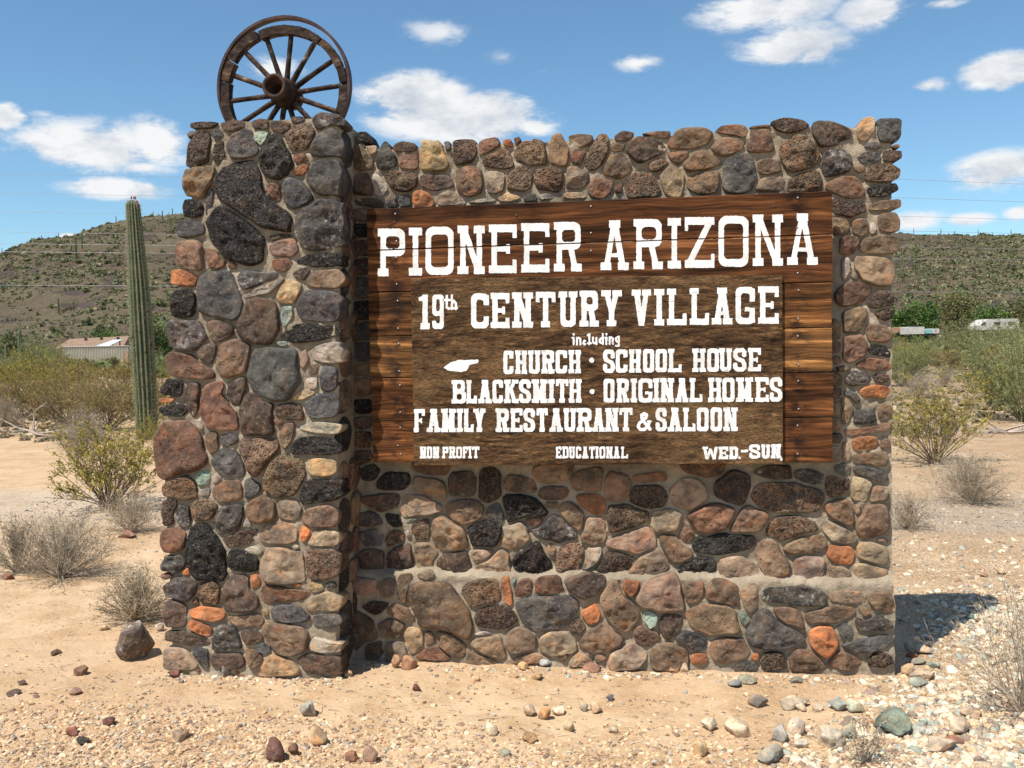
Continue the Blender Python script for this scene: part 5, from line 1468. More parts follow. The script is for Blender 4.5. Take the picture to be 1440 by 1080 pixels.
shr(1315, 653, 1.22, 1.5, 52, 'creosote', 15, 'creosote_bush', 'open creosote bush with forked trunk right of the wall')
shr(1362, 706, .50, 1.05, 170, 'dry', 16, 'dry_bush', 'rounded tan dry bush below the creosote at the right')
shr(1276, 744, .33, .48, 70, 'dry', 17, 'dry_bush', 'small wispy dry tuft beside the right end of the wall')
shr(1434, 1003, .56, .36, 46, 'dry', 18, 'dry_bush', 'tall sparse straw coloured weed at the right edge on the gravel')
shr(1215, 1072, .16, .34, 12, 'dry', 19, 'dry_weed', 'sparse low dead weed lying over the pebbles in front', 'weed')
shr(1455, 935, .35, .4, 20, 'dry', 29, 'dry_weed', 'thin dead weed behind the tall straw weed at the right edge', 'weed', rot=2)
# dead fallen branches left
def dead(px, py, seed, label, L=1.6):
    r = random.Random(seed); T = Tri(); 
    for i in range(9):
        a = r.uniform(-.5, .5)+(math.pi if r.random() < .5 else 0); d = Vector((math.cos(a), math.sin(a)*.8, r.uniform(.02, .35))).normalized(); p = Vector((0, r.uniform(-.2, .2), .03)); pts = [p.copy()]
        for k in range(7): d = (d+Vector((r.gauss(0, .15), r.gauss(0, .15), r.gauss(-.05, .12)))).normalized(); p = p+d*L*.12; p.z = max(.015, p.z); pts.append(p.copy())
        T.twig(pts, .022, .006, (.36, .30, .25))
        for _ in range(6):
            j = r.randint(1, 6); dd = rdir(r, d, 1.); q = pts[j]+dd*r.uniform(.15, .45); q.z = max(.01, q.z); T.twig([pts[j], pts[j].lerp(q, .5)+Vector((0, 0, .03)), q], .008, .002, (.33, .28, .24))
    o = link('dead_branches', npmesh('dead_branches', np.array(T.V), np.array(T.F), False, None, np.array(T.C)), M_TWIG, None, gp(px, py)); tag(o, label, 'branches')
dead(60, 612, 4, 'pale fallen dead branches lying in the scrub at the left')
dead(1415, 610, 5, 'bleached dead branches under the green bush at the right edge')
# mid-ground scrub: prototypes and copies
PROTO = {k: shrub_mesh(k+'_bush', s, H, W, n, kd) for k, s, H, W, n, kd in (
    ('a', 31, 1.5, 2.3, 70, 'olive'), ('b', 32, 1.3, 2.0, 60, 'creosote'), ('c', 33, 2.2, 2.9, 90, 'verde'), ('d', 34, .8, 1.4, 120, 'greydry'), ('e', 35, 1.7, 2.2, 70, 'creosote'))}
KN = {'a': ('olive_bush', 'olive brown bush'), 'b': ('creosote_bush', 'creosote bush'), 'c': ('palo_verde', 'green feathery palo verde'), 'd': ('dry_bush', 'grey leafless bush'), 'e': ('creosote_bush', 'creosote bush')}
def mid(px, py, k, s, side, label=None, rot=None):
    s = s*(1.0 if py < 525 else 1.1)
    p = gp(px, py); nm_, lb = KN[k]
    return plant(nm_, PROTO[k], p, label or f'{lb} in the crowded scrub {side}', 'bush', None if label else f'{lb} scrub {side}', rnd.uniform(0, 6.28) if rot is None else rot, (s*rnd.uniform(.9, 1.1), s*rnd.uniform(.9, 1.1), s*rnd.uniform(.85, 1.1)))
mid(1438, 592, 'c', .86, 'r', 'big pale green palo verde bush filling the right edge')
mid(1268, 545, 'c', .75, 'r', 'soft green bush touching the right end of the wall', 1.)
mid(150, 606, 'a', .95, 'l', 'bushy olive shrub in front of the white shed, left of the cactus')
mid(188, 640, 'b', .38, 'l', 'yellow leaved shrub at the foot of the tall cactus')
mid(238, 640, 'b', .5, 'l', 'yellow green shrub half hidden by the left side of the pillar')
mid(45, 566, 'e', 1.15, 'l', 'large rust tinged bush below the white shed at the left')
mid(118, 640, 'd', .8, 'l', 'low grey shrub between the sand track and the creosote bush')
ORD = ['leftmost', 'second', 'third', 'fourth', 'fifth', 'sixth', 'seventh', 'eighth', 'ninth', 'tenth']
def SCR(L, side):
    for k in 'abcde':
        inn = sorted([q for q in L if q[2] == k and -12 <= q[0] <= 1452], key=lambda q: q[0]); out = [q for q in L if q[2] == k and not -12 <= q[0] <= 1452]
        kd = {'b': 'small creosote bush', 'e': 'larger creosote bush'}.get(k, KN[k][1])
        for i, q in enumerate(inn):
            o = mid(*q, side, f'{kd}, {ORD[i]} from the left in the scrub {side}' if i else f'{kd} furthest left in the scrub {side}'); o['group'] = f'{kd} scrub {side}'
        for q in out: mid(*q, 'outside the edge of the photo')
LS = [(30, 590, 'a', .75), (100, 600, 'a', .8), (70, 575, 'b', .95), (5, 600, 'd', .9), (5, 560, 'd', .9), (92, 560, 'a', 1.), (15, 530, 'c', 1.1), (60, 535, 'c', 1.2), (112, 535, 'e', 1.), (230, 560, 'b', 1.2), (172, 548, 'b', 1.1), (225, 530, 'c', 1.2), (145, 528, 'a', 1.1), (30, 515, 'c', 1.6), (75, 512, 'c', 1.5),
      (5, 518, 'a', 1.5), (200, 517, 'a', 1.3), (-40, 575, 'a', 1.1), (-60, 530, 'c', 1.4), (250, 510, 'c', 1.8), (160, 513, 'e', 1.1), (20, 545, 'b', 1.2), (215, 600, 'b', .8), (60, 590, 'd', .8), (128, 580, 'b', .9)]
SCR(LS, 'left of the pillar')
RS = [(1290, 520, 'e', 1.), (1330, 525, 'a', 1.), (1370, 520, 'c', 1.3), (1262, 512, 'a', 1.3), (1310, 505, 'c', 1.3), (1350, 500, 'a', 1.5), (1400, 508, 'c', 1.6), (1440, 505, 'c', 1.5), (1295, 560, 'd', 1.0),
      (1400, 545, 'a', .9), (1330, 545, 'd', .8), (1280, 497, 'a', 1.8), (1375, 496, 'e', 1.7), (1425, 497, 'a', 1.8), (1480, 560, 'c', 1.), (1500, 520, 'c', 1.5), (1240, 530, 'e', 1.), (1245, 505, 'c', 1.6), (1415, 575, 'e', .9)]
SCR(RS, 'right of the wall')
for a in [(300, 560, 'a', 1.), (335, 530, 'c', 1.1), (310, 610, 'd', .8), (400, 540, 'b', 1.), (470, 520, 'a', 1.2), (560, 530, 'e', 1.), (640, 515, 'c', 1.2), (740, 530, 'a', 1.), (830, 520, 'b', 1.2), (920, 530, 'c', 1.), (1010, 520, 'a', 1.2), (1090, 540, 'e', 1.), (1150, 525, 'c', 1.), (1190, 560, 'b', .9)]: mid(*a, 'hidden behind the stone wall')
# far scrub belt at the foot of the hills (nobody could count it)
def clump_field(name, pts, seed, tones, per=16):
    r = np.random.RandomState(seed); n = len(pts); P = np.array([p[:3] for p in pts], float); S = np.array([p[3] for p in pts]); tn = np.array(tones)
    base = tn[r.randint(0, len(tn), n)]*(1+r.uniform(-.25, .25, (n, 1)))
    N = n*per; u = r.normal(size=(N, 3)); u /= np.linalg.norm(u, axis=1)[:, None]; u[:, 2] = np.abs(u[:, 2])*.9
    rad = r.uniform(.55, 1.0, (N, 1)); idx = np.repeat(np.arange(n), per)
    c = P[idx]+u*rad*S[idx][:, None]*np.array([.62, .62, .75])
    a = r.normal(size=(N, 3)); a /= np.linalg.norm(a, axis=1)[:, None]; b_ = np.cross(a, u+r.normal(size=(N, 3))*.6); b_ /= np.linalg.norm(b_, axis=1)[:, None]+1e-6
    sz = S[idx][:, None]*r.uniform(.13, .30, (N, 1))
    V = np.stack([c-a*sz-b_*sz*.7, c+a*sz-b_*sz*.7, c+a*sz+b_*sz*.7, c-a*sz+b_*sz*.7], 1).reshape(-1, 3)
    C = np.repeat(base[idx]*(1+r.uniform(-.25, .25, (N, 1))), 4, 0)
    o = link(name, npmesh(name, V, np.arange(N*4).reshape(-1, 4), False, None, C), M_LEAF); tag(o, kind='stuff'); return o
r_ = random.Random(9); pts = []
for i in range(900):
    px = r_.choice([r_.uniform(-500, 260), r_.uniform(1230, 1900), r_.uniform(260, 1230)]) if i % 5 else r_.uniform(-900, 2500)
    Zd = r_.uniform(70, 175); az_ = math.atan((px-720)/FPX); d = (Rv*math.sin(az_)+Fv*math.cos(az_)); x, y = CAM.x+d.x*Zd, CAM.y+d.y*Zd
    pts.append((x, y, ground_h(x, y)-.2, r_.uniform(.9, 2.4)))
clump_field('far_scrub', pts, 1, [(.14, .17, .06), (.20, .19, .075), (.18, .145, .075), (.23, .19, .09), (.16, .19, .08)], 70)
pts = []
for i in range(5200):      # low dry tufts over the flats
    px = r_.choice([r_.uniform(-60, 260), r_.uniform(1235, 1500)]) if i % 7 else r_.uniform(-500, 2000)
    py = 505 + 175*r_.random()**1.6; px = px if i % 3 else r_.uniform(240, 1250); p = on_ground(px, py)
    if p.y < 11 or p.y > 120 or noise.noise(Vector((p.x*.12, p.y*.12, 3.))) < -.15: continue
    pts.append((p.x, p.y, ground_h(p.x, p.y)-.03, r_.uniform(.05, .24)))
clump_field('dry_tufts', pts, 5, [(.40, .33, .21), (.33, .27, .15), (.30, .26, .12), (.44, .36, .24), (.28, .23, .15)], 34)
pts = []
for i in range(21000):
    px = r_.choice([r_.uniform(-20, 290), r_.uniform(1225, 1470)]) if i % 6 else r_.uniform(-1100, 2600)
    px = px if i % 4 else r_.uniform(250, 1250); k = r_.random()**.85; p = hill_pt(px, k)
    if noise.noise(Vector((p.x*.02, p.y*.02, p.z*.03))) + r_.uniform(-.3, .3) < -.16: continue
    pts.append((p.x, p.y, p.z-.25, r_.uniform(.45, 1.05) + (1.2*r_.random() if r_.random() < .15 else 0)))
clump_field('hillside_shrubs', pts, 2, [(.16, .17, .08), (.20, .19, .10), (.17, .15, .09), (.23, .20, .115), (.14, .15, .075), (.18, .19, .095)], 26)

# ------------------------------------------------------------------ saguaros
def m_cactus():
    m, t, b = newmat('saguaro_skin', .65, .3); N = NT(t); a = N.n('ShaderNodeAttribute', attribute_name='tone'); P = N.n('ShaderNodeTexCoord').outputs['Object']
    n1 = N.noise(P, 5, 4, .6); n2 = N.noise(P, 60, 3, .6)
    s = N.n('ShaderNodeSeparateColor'); N.put(s.inputs[0], a.outputs[0])
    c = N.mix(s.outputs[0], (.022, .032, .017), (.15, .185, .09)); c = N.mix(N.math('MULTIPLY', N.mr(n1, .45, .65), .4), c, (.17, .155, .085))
    c = N.mix(N.math('MULTIPLY', N.mr(N.noise(N.vmul(P, (1, 1, .8)), 9, 3), .62, .68), s.outputs[1]), c, (.05, .035, .025))
    c = N.mix(N.math('MULTIPLY', N.mr(n2, .5, .7), .3), c, (.33, .30, .2))
    N.put(b.inputs['Base Color'], c); N.put(b.inputs['Normal'], N.bump(n2, .5, .004)); return m
M_CACTUS = m_cactus()
def saguaro_column(H, Rb, ribs, nz_, seed, lean=0., k0=1.):
    V = []; F = []; C = []; n = ribs*6
    for j in range(nz_+1):
        f = 1-(1-j/nz_)**1.5; z = H*f
        R = Rb*(.96+.08*math.sin(f*math.pi))*(1-.36*max(0, (f-.45)/.55)**1.2)
        top = (H-z)/(Rb*.56)
        if top < 1: R *= math.sqrt(max(0.02, 1-(1-top)**2))
        R *= 1+.02*noise.noise(Vector((z*2, seed, 0)))
        for i in range(n):
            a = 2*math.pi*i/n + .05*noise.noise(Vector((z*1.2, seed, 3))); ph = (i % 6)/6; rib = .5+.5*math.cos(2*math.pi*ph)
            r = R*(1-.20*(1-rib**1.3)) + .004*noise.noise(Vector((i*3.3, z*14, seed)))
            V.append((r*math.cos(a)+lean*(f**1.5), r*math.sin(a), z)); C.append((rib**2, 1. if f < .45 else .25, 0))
    for j in range(nz_):
        for i in range(n): F.append((j*n+i, j*n+(i+1) % n, (j+1)*n+(i+1) % n, (j+1)*n+i))
    F.append(tuple(nz_*n+i for i in range(n)))
    me = mesh('saguaro_trunk', V, F, True); ca = me.color_attributes.new('tone', 'FLOAT_COLOR', 'POINT'); ca.data.foreach_set('color', np.array([(*c, 1) for c in C], np.float32).ravel())
    return me
sb = gp(207, 616); stp = at_depth(192.5, 283, (sb-CAM).dot(Fv)); SH = stp.z-sb.z; SR = 14.6*(sb-CAM).dot(Fv)/FPX
sag = empty('saguaro_cactus', sb); tag(sag, 'tall single columned green saguaro cactus left of the pillar', 'cactus')
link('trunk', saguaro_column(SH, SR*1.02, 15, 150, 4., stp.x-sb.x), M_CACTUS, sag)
def spines(H, Rb, ribs, lean):
    r = random.Random(8); T = Tri()
    for i in range(ribs):
        for j in range(64):
            f = (j+.5)/64; z = H*f; R = Rb*(.96+.08*math.sin(f*math.pi))*(1-.36*max(0, (f-.45)/.55)**1.2); top = (H-z)/(Rb*.56)
            if top < 1: R *= math.sqrt(max(.02, 1-(1-top)**2))
            a = 2*math.pi*i/ribs; p = Vector((R*math.cos(a)+lean*f**1.5, R*math.sin(a), z)); d0 = Vector((math.cos(a), math.sin(a), .15 if top > 1 else 1.))
            for _ in range(4): T.twig([p, p+rdir(r, d0.normalized(), .9)*.045], .0016, .0006, (.30, .24, .17) if r.random() < .6 else (.52, .45, .34))
    return npmesh('spines', np.array(T.V), np.array(T.F), False, None, np.array(T.C))
o = link('spines', spines(SH, SR*1.02, 15, stp.x-sb.x), M_TWIG, sag); tag(o, kind='stuff')
M_FRUIT = simple('cactus_fruit', (.16, .03, .025), (.28, .08, .05), 30, .6, .002)
for (dx, dz) in ((.055, .02), (.075, -.05), (.085, -.10), (.09, -.15), (.083, -.13), (-.01, .03), (.03, .03)):
    g = Geo(); g.tube([(0, 0, 0), (.008, 0, .018), (.016, 0, .045), (.014, 0, .062)], [.008, .014, .012, .003], 7)
    link('fruit', g.mesh('fruit', True), M_FRUIT, sag, (stp.x-sb.x+dx*SR/.14*.9, -.03, SH+dz-.02))
# distant saguaros on the hills
far_me = [saguaro_column(5.5, .30, 8, 10, 1.), saguaro_column(4.2, .28, 8, 10, 2.)]
arm_me = []
for q in range(2):
    g = Geo(); g.tube([(.2, 0, 2.2+q*.4), (.75, 0, 2.3+q*.4), (.85, 0, 2.9+q*.4), (.85, 0, 3.9+q*.3)], [.16, .18, .2, .12], 7); me = g.mesh('arm', True)
    ca = me.color_attributes.new('tone', 'FLOAT_COLOR', 'POINT'); ca.data.foreach_set('color', np.tile(np.array([.3, .2, 0, 1], np.float32), len(me.vertices))); me.materials.append(M_CACTUS); arm_me.append(me)
for m_ in far_me: m_.materials.append(M_CACTUS)
def far_sag(px, k, s, q, label, arm=False, group=None, loc=None):
    p = loc or hill_pt(px, k); e = empty('saguaro_cactus', p); e.scale = (s, s, s); e.rotation_euler.z = rnd.uniform(0, 6.28) if not arm else YAW+rnd.choice((0, math.pi)); tag(e, label, 'cactus', group)
    link('trunk', far_me[q], None, e)
    if arm: link('arm', arm_me[q], None, e)
for px, k, s, q in [(q_[0], q_[1], q_[2]*.52, q_[3]) for q_ in [(10, .97, 1, 0), (66, .98, 1.1, 1), (90, .99, .9, 0), (171, .99, 1.1, 0), (223, .99, 1.1, 0), (230, .99, .9, 1), (245, .99, .9, 1), (250, .98, 1.2, 0), (1285, .985, .9, 0), (1323, .985, 1.1, 0), (1342, .985, 1.1, 1), (1375, .985, .9, 0), (1395, .985, .8, 1), (1421, .985, 1, 0)]]:
    far_sag(px, k, s, q, 'tiny saguaro standing on the skyline of the hills', False, 'saguaros on the skyline')
for px, k, s, q in [(33, .72, .6, 0), (122, .66, 1.0, 0), (236, .84, 1, 1), (86, .30, .9, 1), (205, .35, 1, 0), (1341, .70, .8, 0), (1303, .35, 1, 1), (1400, .5, .9, 0)]:
    far_sag(px, k, s, q, 'small saguaro partway up the hillside', False, 'saguaros on the hillside')
far_sag(113, .55, 1.45, 0, 'armed saguaro in the middle of the left hillside', True)
for px, s, q, ar, lb in ((29, .62, 0, True, 'saguaro with an arm rising from the scrub at the left'), (36, .40, 1, False, 'short saguaro next to the armed one in the left scrub'), (9, .55, 1, False, 'saguaro nearest the left edge above the scrub'), (131, .6, 0, False, 'slim saguaro behind the brown roof')):
    p = at_depth(px, 505, 78 if px < 100 else 130); p.z = ground_h(p.x, p.y); far_sag(px, 0, s*1.15, q, lb, ar, None, p)

# ------------------------------------------------------------------ far trees
def tree(px, Zd, H, W, dens, tones, label, seed, zb=None):
    r = random.Random(seed); p = at_depth(px, 480, Zd); p.z = ground_h(p.x, p.y) if zb is None else zb
    e = empty('tree', p); tag(e, label, 'tree'); T = Tri(); B = Tri()
    cl = []
    B.twig([Vector((0, 0, -.1)), Vector((.1, 0, H*.3)), Vector((0, .1, H*.6))], .18, .08, (.12, .09, .07))
    for i in range(dens):
        a = r.uniform(0, 6.28); q = Vector((math.cos(a)*W*.36*r.random()**.5, math.sin(a)*W*.36*r.random()**.5, H*r.uniform(.28, .86))); q.x *= 1-.35*abs(q.z/H-.5); cl.append((q, r.uniform(.14, .26)*W)); B.twig([Vector((0, .05, H*.25)), q*.6+Vector((0, 0, H*.15)), q], .07, .02, (.12, .09, .07))
    for q, s in cl:
        tn = r.choice(tones); k = r.uniform(.75, 1.25)
        for _ in range(150):
            u = Vector((r.gauss(0, 1), r.gauss(0, 1), r.gauss(0, .8))).normalized()*s*r.uniform(.5, 1.05); T.leaf(q+u, rdir(r, u.normalized(), 1.1), .30, .2, tuple(c*k*r.uniform(.7, 1.3) for c in tn), r)
    link('trunk', npmesh('trunk', np.array(B.V), np.array(B.F), False, None, np.array(B.C)), M_TWIG, e); link('crown', npmesh('crown', np.array(T.V), np.array(T.F), False, None, np.array(T.C)), M_LEAF, e)
GR = [(.07, .13, .03), (.11, .18, .045), (.055, .10, .03)]; OL = [(.15, .155, .06), (.18, .175, .07), (.12, .125, .05)]
tree(1296, 110, 6.6, 4.6, 22, GR, 'bright green round tree behind the small trailers', 41)
tree(1266, 112, 5.6, 3.6, 16, GR, 'dark green tree hard against the wall end', 42)
tree(1345, 115, 8.0, 6.4, 26, OL, 'tall olive tree between the trailers and the camper', 43)
tree(1398, 105, 6.4, 5.0, 22, GR, 'bushy green tree left of the long white camper', 44)
tree(1440, 104, 6.6, 5.0, 22, OL+[(.09, .13, .04)], 'green tree behind the camper at the right edge', 45)
tree(1248, 118, 4.0, 4.0, 12, OL, 'olive tree mostly hidden behind the wall end', 46)
tree(150, 118, 5.0, 3.4, 12, GR, 'bright green tree behind the brown roof', 47)
tree(222, 100, 5.2, 5.0, 18, GR+OL, 'green tree between the tall cactus and the pillar', 48)
tree(30, 100, 4.0, 6.0, 16, [(.12, .14, .06), (.10, .13, .05)], 'pale green spreading tree left of the white shed', 49)
# ------------------------------------------------------------------ far buildings and vehicles
M_WHITE = simple('white_metal', (.42, .41, .38), (.52, .51, .47), 1.5, .5, 0)
M_BEIGEW = simple('beige_container_paint', (.44, .41, .33), (.52, .485, .40), 1.2, .6, 0)  # plain beige-white paint with faint mottling
M_ROOF = simple('brown_shingle', (.19, .125, .085), (.26, .175, .12), 2.5, .9, 0)
M_TARP = simple('blue_grey_sheet', (.42, .50, .55), (.55, .62, .66), 2, .35, 0)
M_DARK = simple('dark_trim', (.03, .03, .035), (.06, .06, .06), 5, .5, 0)
M_BROWNW = simple('brown_siding', (.30, .17, .12), (.36, .22, .15), 2, .8, 0)
M_TEAL = simple('teal_panel', (.16, .38, .38), (.22, .45, .44), 2, .5, 0)
def frame_at(px, py, Zd, turn=0.):
    p = at_depth(px, py, Zd); e = Matrix.Rotation(YAW+turn, 4, 'Z'); return p, e
def thing_at(name, px, Zd, label, cat, turn=0., zb=None):
    p = at_depth(px, 490, Zd); p.z = ground_h(p.x, p.y) if zb is None else zb; e = empty(name, p); e.rotation_euler.z = YAW+turn; tag(e, label, cat); return e, Zd/FPX
def bx(name, mat, par, *a):
    g = Geo(); g.box(*a); return link(name, g.mesh(name), mat, par)
Zc = 92.
e, k = thing_at('container', 134, Zc, 'long white corrugated shed below the brown roof', 'shed', -.12)
zt = at_depth(134, 487.5, Zc).z - e.location.z
g = Geo(); L_ = 50*k; n = 42
V = []; F = []
for i in range(n*4+1):
    x = -L_+2*L_*i/(n*4); y = (0, 0, .09, .09)[i % 4]; V += [(x, y, -.3), (x, y, zt)]
for i in range(n*4): F.append((2*i, 2*i+2, 2*i+3, 2*i+1))
g.add(V, F); g.box(-L_, L_, .095, 2.4, -.3, zt-.02); link('wall', g.mesh('wall'), M_BEIGEW, e)
bx('roof_rim', M_WHITE, e, -L_-.05, L_+.05, -.06, 2.45, zt, zt+.07)
bx('door', M_BROWNW, e, L_*.86, L_*.97, -.03, .02, -.2, zt*.8)
e2, k2 = thing_at('house', 128, 112., 'low house with brown roof behind the white shed', 'house', .06)
z0 = at_depth(128, 489, 112.).z-e2.location.z; z1 = at_depth(128, 475.5, 112.).z-e2.location.z
bx('wall', M_BROWNW, e2, -44*k2, 44*k2, 0, 6, -.3, z0)
g = Geo(); a = 46*k2; g.add([(-a, -.6, z0), (a, -.6, z0), (a, 6.6, z0), (-a, 6.6, z0), (-a*.93, 3, z1), (a*.9, 3, z1+.25)], [(0, 1, 5, 4), (1, 2, 5), (2, 3, 4, 5), (3, 0, 4), (0, 3, 2, 1)]); rf = link('roof', g.mesh('roof'), M_ROOF, e2)
for x in (-16, 6, 29): bx('vent', M_DARK, rf, x*k2-.13, x*k2+.13, 1.9, 2.2, z0+(z1-z0)*.6, z1+.12)
e3, k3 = thing_at('awning', 150, 100., 'tilted pale blue metal awning in front of the brown roof', 'awning', .0)
zz = at_depth(150, 482, 100.).z-e3.location.z
g = Geo(); g.add([(-14*k3, 0, zz-.35), (4*k3, -.3, zz-.45), (13*k3, 1.8, zz+.32), (-3*k3, 2.2, zz+.28), (-14*k3, 0, zz-.29), (4*k3, -.3, zz-.39), (13*k3, 1.8, zz+.38), (-3*k3, 2.2, zz+.34)], [(0, 3, 2, 1), (4, 5, 6, 7), (0, 1, 5, 4), (1, 2, 6, 5), (2, 3, 7, 6), (3, 0, 4, 7)]); link('sheet', g.mesh('sheet'), M_TARP, e3)
g = Geo()
for (x, y) in ((-11*k3, .3), (3*k3, .2), (10*k3, 1.6), (-2*k3, 1.9)): g.box(x-.05, x+.05, y-.05, y+.05, 0, zz-.3 if y < 1 else zz+.2)
link('posts', g.mesh('posts'), M_DARK, e3)
def trailer(px, Zd, w, ytop, ybot, mat, label, cat, name, win=0, depth=2.2):
    p = at_depth(px, ybot, Zd); e = empty(name, p); e.rotation_euler.z = YAW; tag(e, label, cat); k = Zd/FPX; h = (ybot-ytop)*k; w = w*k
    g = Geo(); b_ = .06
    V = [(-w/2, 0, .25), (w/2, 0, .25), (w/2, 0, h-b_), (w/2-b_, 0, h), (-w/2+b_, 0, h), (-w/2, 0, h-b_)]; V += [(x, depth, z) for x, y, z in V]
    F = [(0, 1, 2, 3, 4, 5), (11, 10, 9, 8, 7, 6)]+[(i, i+6, (i+1) % 6+6, (i+1) % 6) for i in range(6)]; g.add(V, F); link('body', g.mesh('body'), mat, e)
    for i in range(win): x = -w/2+w*(i+1)/(win+1); bx('window', M_DARK, e, x-w*.06, x+w*.06, -.02, .0, h*.55, h*.8)
    for x in (-w*.28, w*.28): g = Geo(); g.tube([(x, .1, .25), (x, .3, .25)], .27, 14); link('wheel', g.mesh('wheel'), M_DARK, e)
    return e
trailer(1289, 100, 22, 459.5, 473, M_WHITE, 'small white box trailer in front of the green trees', 'trailer', 'box_trailer')
trailer(1271, 104, 12, 460, 471, M_BROWNW, 'small rust brown shed beside the white trailer', 'trailer', 'storage_trailer')
trailer(1306, 103, 9, 463, 472, M_TEAL, 'small teal trailer right of the white one', 'trailer', 'cargo_trailer')
trailer(1316, 103, 10, 462, 472, M_WHITE, 'pale camper trailer with a dark window beside the teal one', 'trailer', 'camper_trailer', 1)
p = at_depth(1405, 468, 92); ev = empty('motorhome', p); ev.rotation_euler.z = YAW; k = 92/FPX; tag(ev, 'long white motorhome with a slanted cab, half hidden by bushes', 'motorhome')
h = 19.5*k; w = 56*k; P = [(-w/2, .3), (w/2, .3), (w/2, h*.97), (w/2-.1, h), (-w/2+.9, h), (-w/2+.45, h*.8), (-w/2, h*.55)]
g = Geo(); V = [(x, 0, z) for x, z in P]+[(x, 2.3, z) for x, z in P]; m_ = len(P); g.add(V, [tuple(range(m_)), tuple(range(m_, 2*m_))[::-1]]+[(i, i+m_, (i+1) % m_+m_, (i+1) % m_) for i in range(m_)]); link('body', g.mesh('body'), M_WHITE, ev)
g = Geo(); g.add([(-w/2+.12, -.012, h*.56), (-w/2+.62, -.012, h*.56), (-w/2+.62, -.012, h*.80), (-w/2+.5, -.012, h*.80)], [(0, 1, 2, 3)]); link('window', g.mesh('window'), M_DARK, ev)
for x in (-.5, .9): bx('window', M_DARK, ev, x, x+.6, -.015, .0, h*.55, h*.78)
for x in (-w*.3, w*.28): g = Geo(); g.tube([(x, .05, .33), (x, .3, .33)], .34, 16); link('wheel', g.mesh('wheel'), M_DARK, ev)

# ------------------------------------------------------------------ power lines
M_WIRE = simple('aluminium_wire', (.22, .23, .25), (.30, .31, .33), 3, .45, 0, metal=.3)
WL = [(244, 249, 252, 259, .55), (271.5, 276, 278, 284, .55), (298, 301.5, 304, 309, .5), (326, 330, 324.5, 328.5, .6), (342.5, 345.5, 347, 350.5, .8), (354, 356.5, None, None, .9), (401, 402.5, None, None, .7)]
names = ['highest', 'second highest', 'third', 'fourth', 'fifth', 'sixth', 'lowest']
for i, (a, b_, c, d, w) in enumerate(WL):
    Zd = 88 - i*1.5
    if c is None: pts = [(-400, a-3), (0, a), (260, b_), (700, b_+3), (1100, b_+6), (1900, b_+12)]
    else: pts = [(-400, a-6), (0, a), (260, b_), (700, (b_+c)/2+1), (1265, c), (1440, d), (1900, d+14)]
    P = [at_depth(x, y, Zd) for x, y in pts]; g = Geo(); Q = []
    for j in range(len(P)-1):
        for q in range(6): Q.append(P[j].lerp(P[j+1], q/6))
    Q.append(P[-1]); g.tube(Q, .009+.007*w, 4)
    o = link('power_line', g.mesh('power_line'), M_WIRE); o['label'] = f'thin grey power line crossing the sky and hills, {names[i]} of the seven'; o['category'] = 'power line'

# ------------------------------------------------------------------ loose rocks
def rock_mesh(name, seed, sx, sy, sz, sub=3, rough=.11, facets=7):
    import bmesh
    r = random.Random(seed); bm = bmesh.new(); bmesh.ops.create_icosphere(bm, subdivisions=sub, radius=1.)
    pl = [(Vector((r.gauss(0, 1), r.gauss(0, 1), r.gauss(0, 1))).normalized(), r.uniform(.5, .82)) for _ in range(facets*2)]
    for v in bm.verts:
        p = v.co.copy()
        for n_, d in pl:
            k = p.dot(n_)-d
            if k > 0: p -= n_*k*.97
        p *= 1+rough*noise.fractal(v.co*1.7+Vector((seed, 0, 0)), .7, 2, 4); p.x *= sx; p.y *= sy; p.z *= sz; v.co = p
    me = bpy.data.meshes.new(name); bm.to_mesh(me); bm.free(); me.polygons.foreach_set('use_smooth', [True]*len(me.polygons)); return me
def rock(px, py, wpx, hpx, tone, label, seed, mat='plain', name='rock', sink=.2, rz=None):
    """px,py: middle of its foot in the photo"""
    p = gp(px, py); k = (p-CAM).dot(Fv)/FPX; w, h = wpx*k/2*1.22, hpx*k/2*1.18
    me = rock_mesh(name, seed, w, w*random.Random(seed).uniform(.7, 1.), h*1.15, 4 if wpx > 30 else 3)
    o = link(name, me, M_STONE[mat], None, (p.x, p.y+w*.5, p.z+h*(1-sink))); o.rotation_euler.z = rz or 0; o.color = (*tone, 1); tag(o, label, 'rock'); return o
rock(184, 930, 50, 50, (.135, .105, .088), 'dark brown boulder sitting alone on the sand left of the pillar', 5, 'lichen', sink=.12)
rock(430, 1010, 27, 21, (.33, .35, .33), 'smooth grey green cobble on the sand before the pillar', 6)
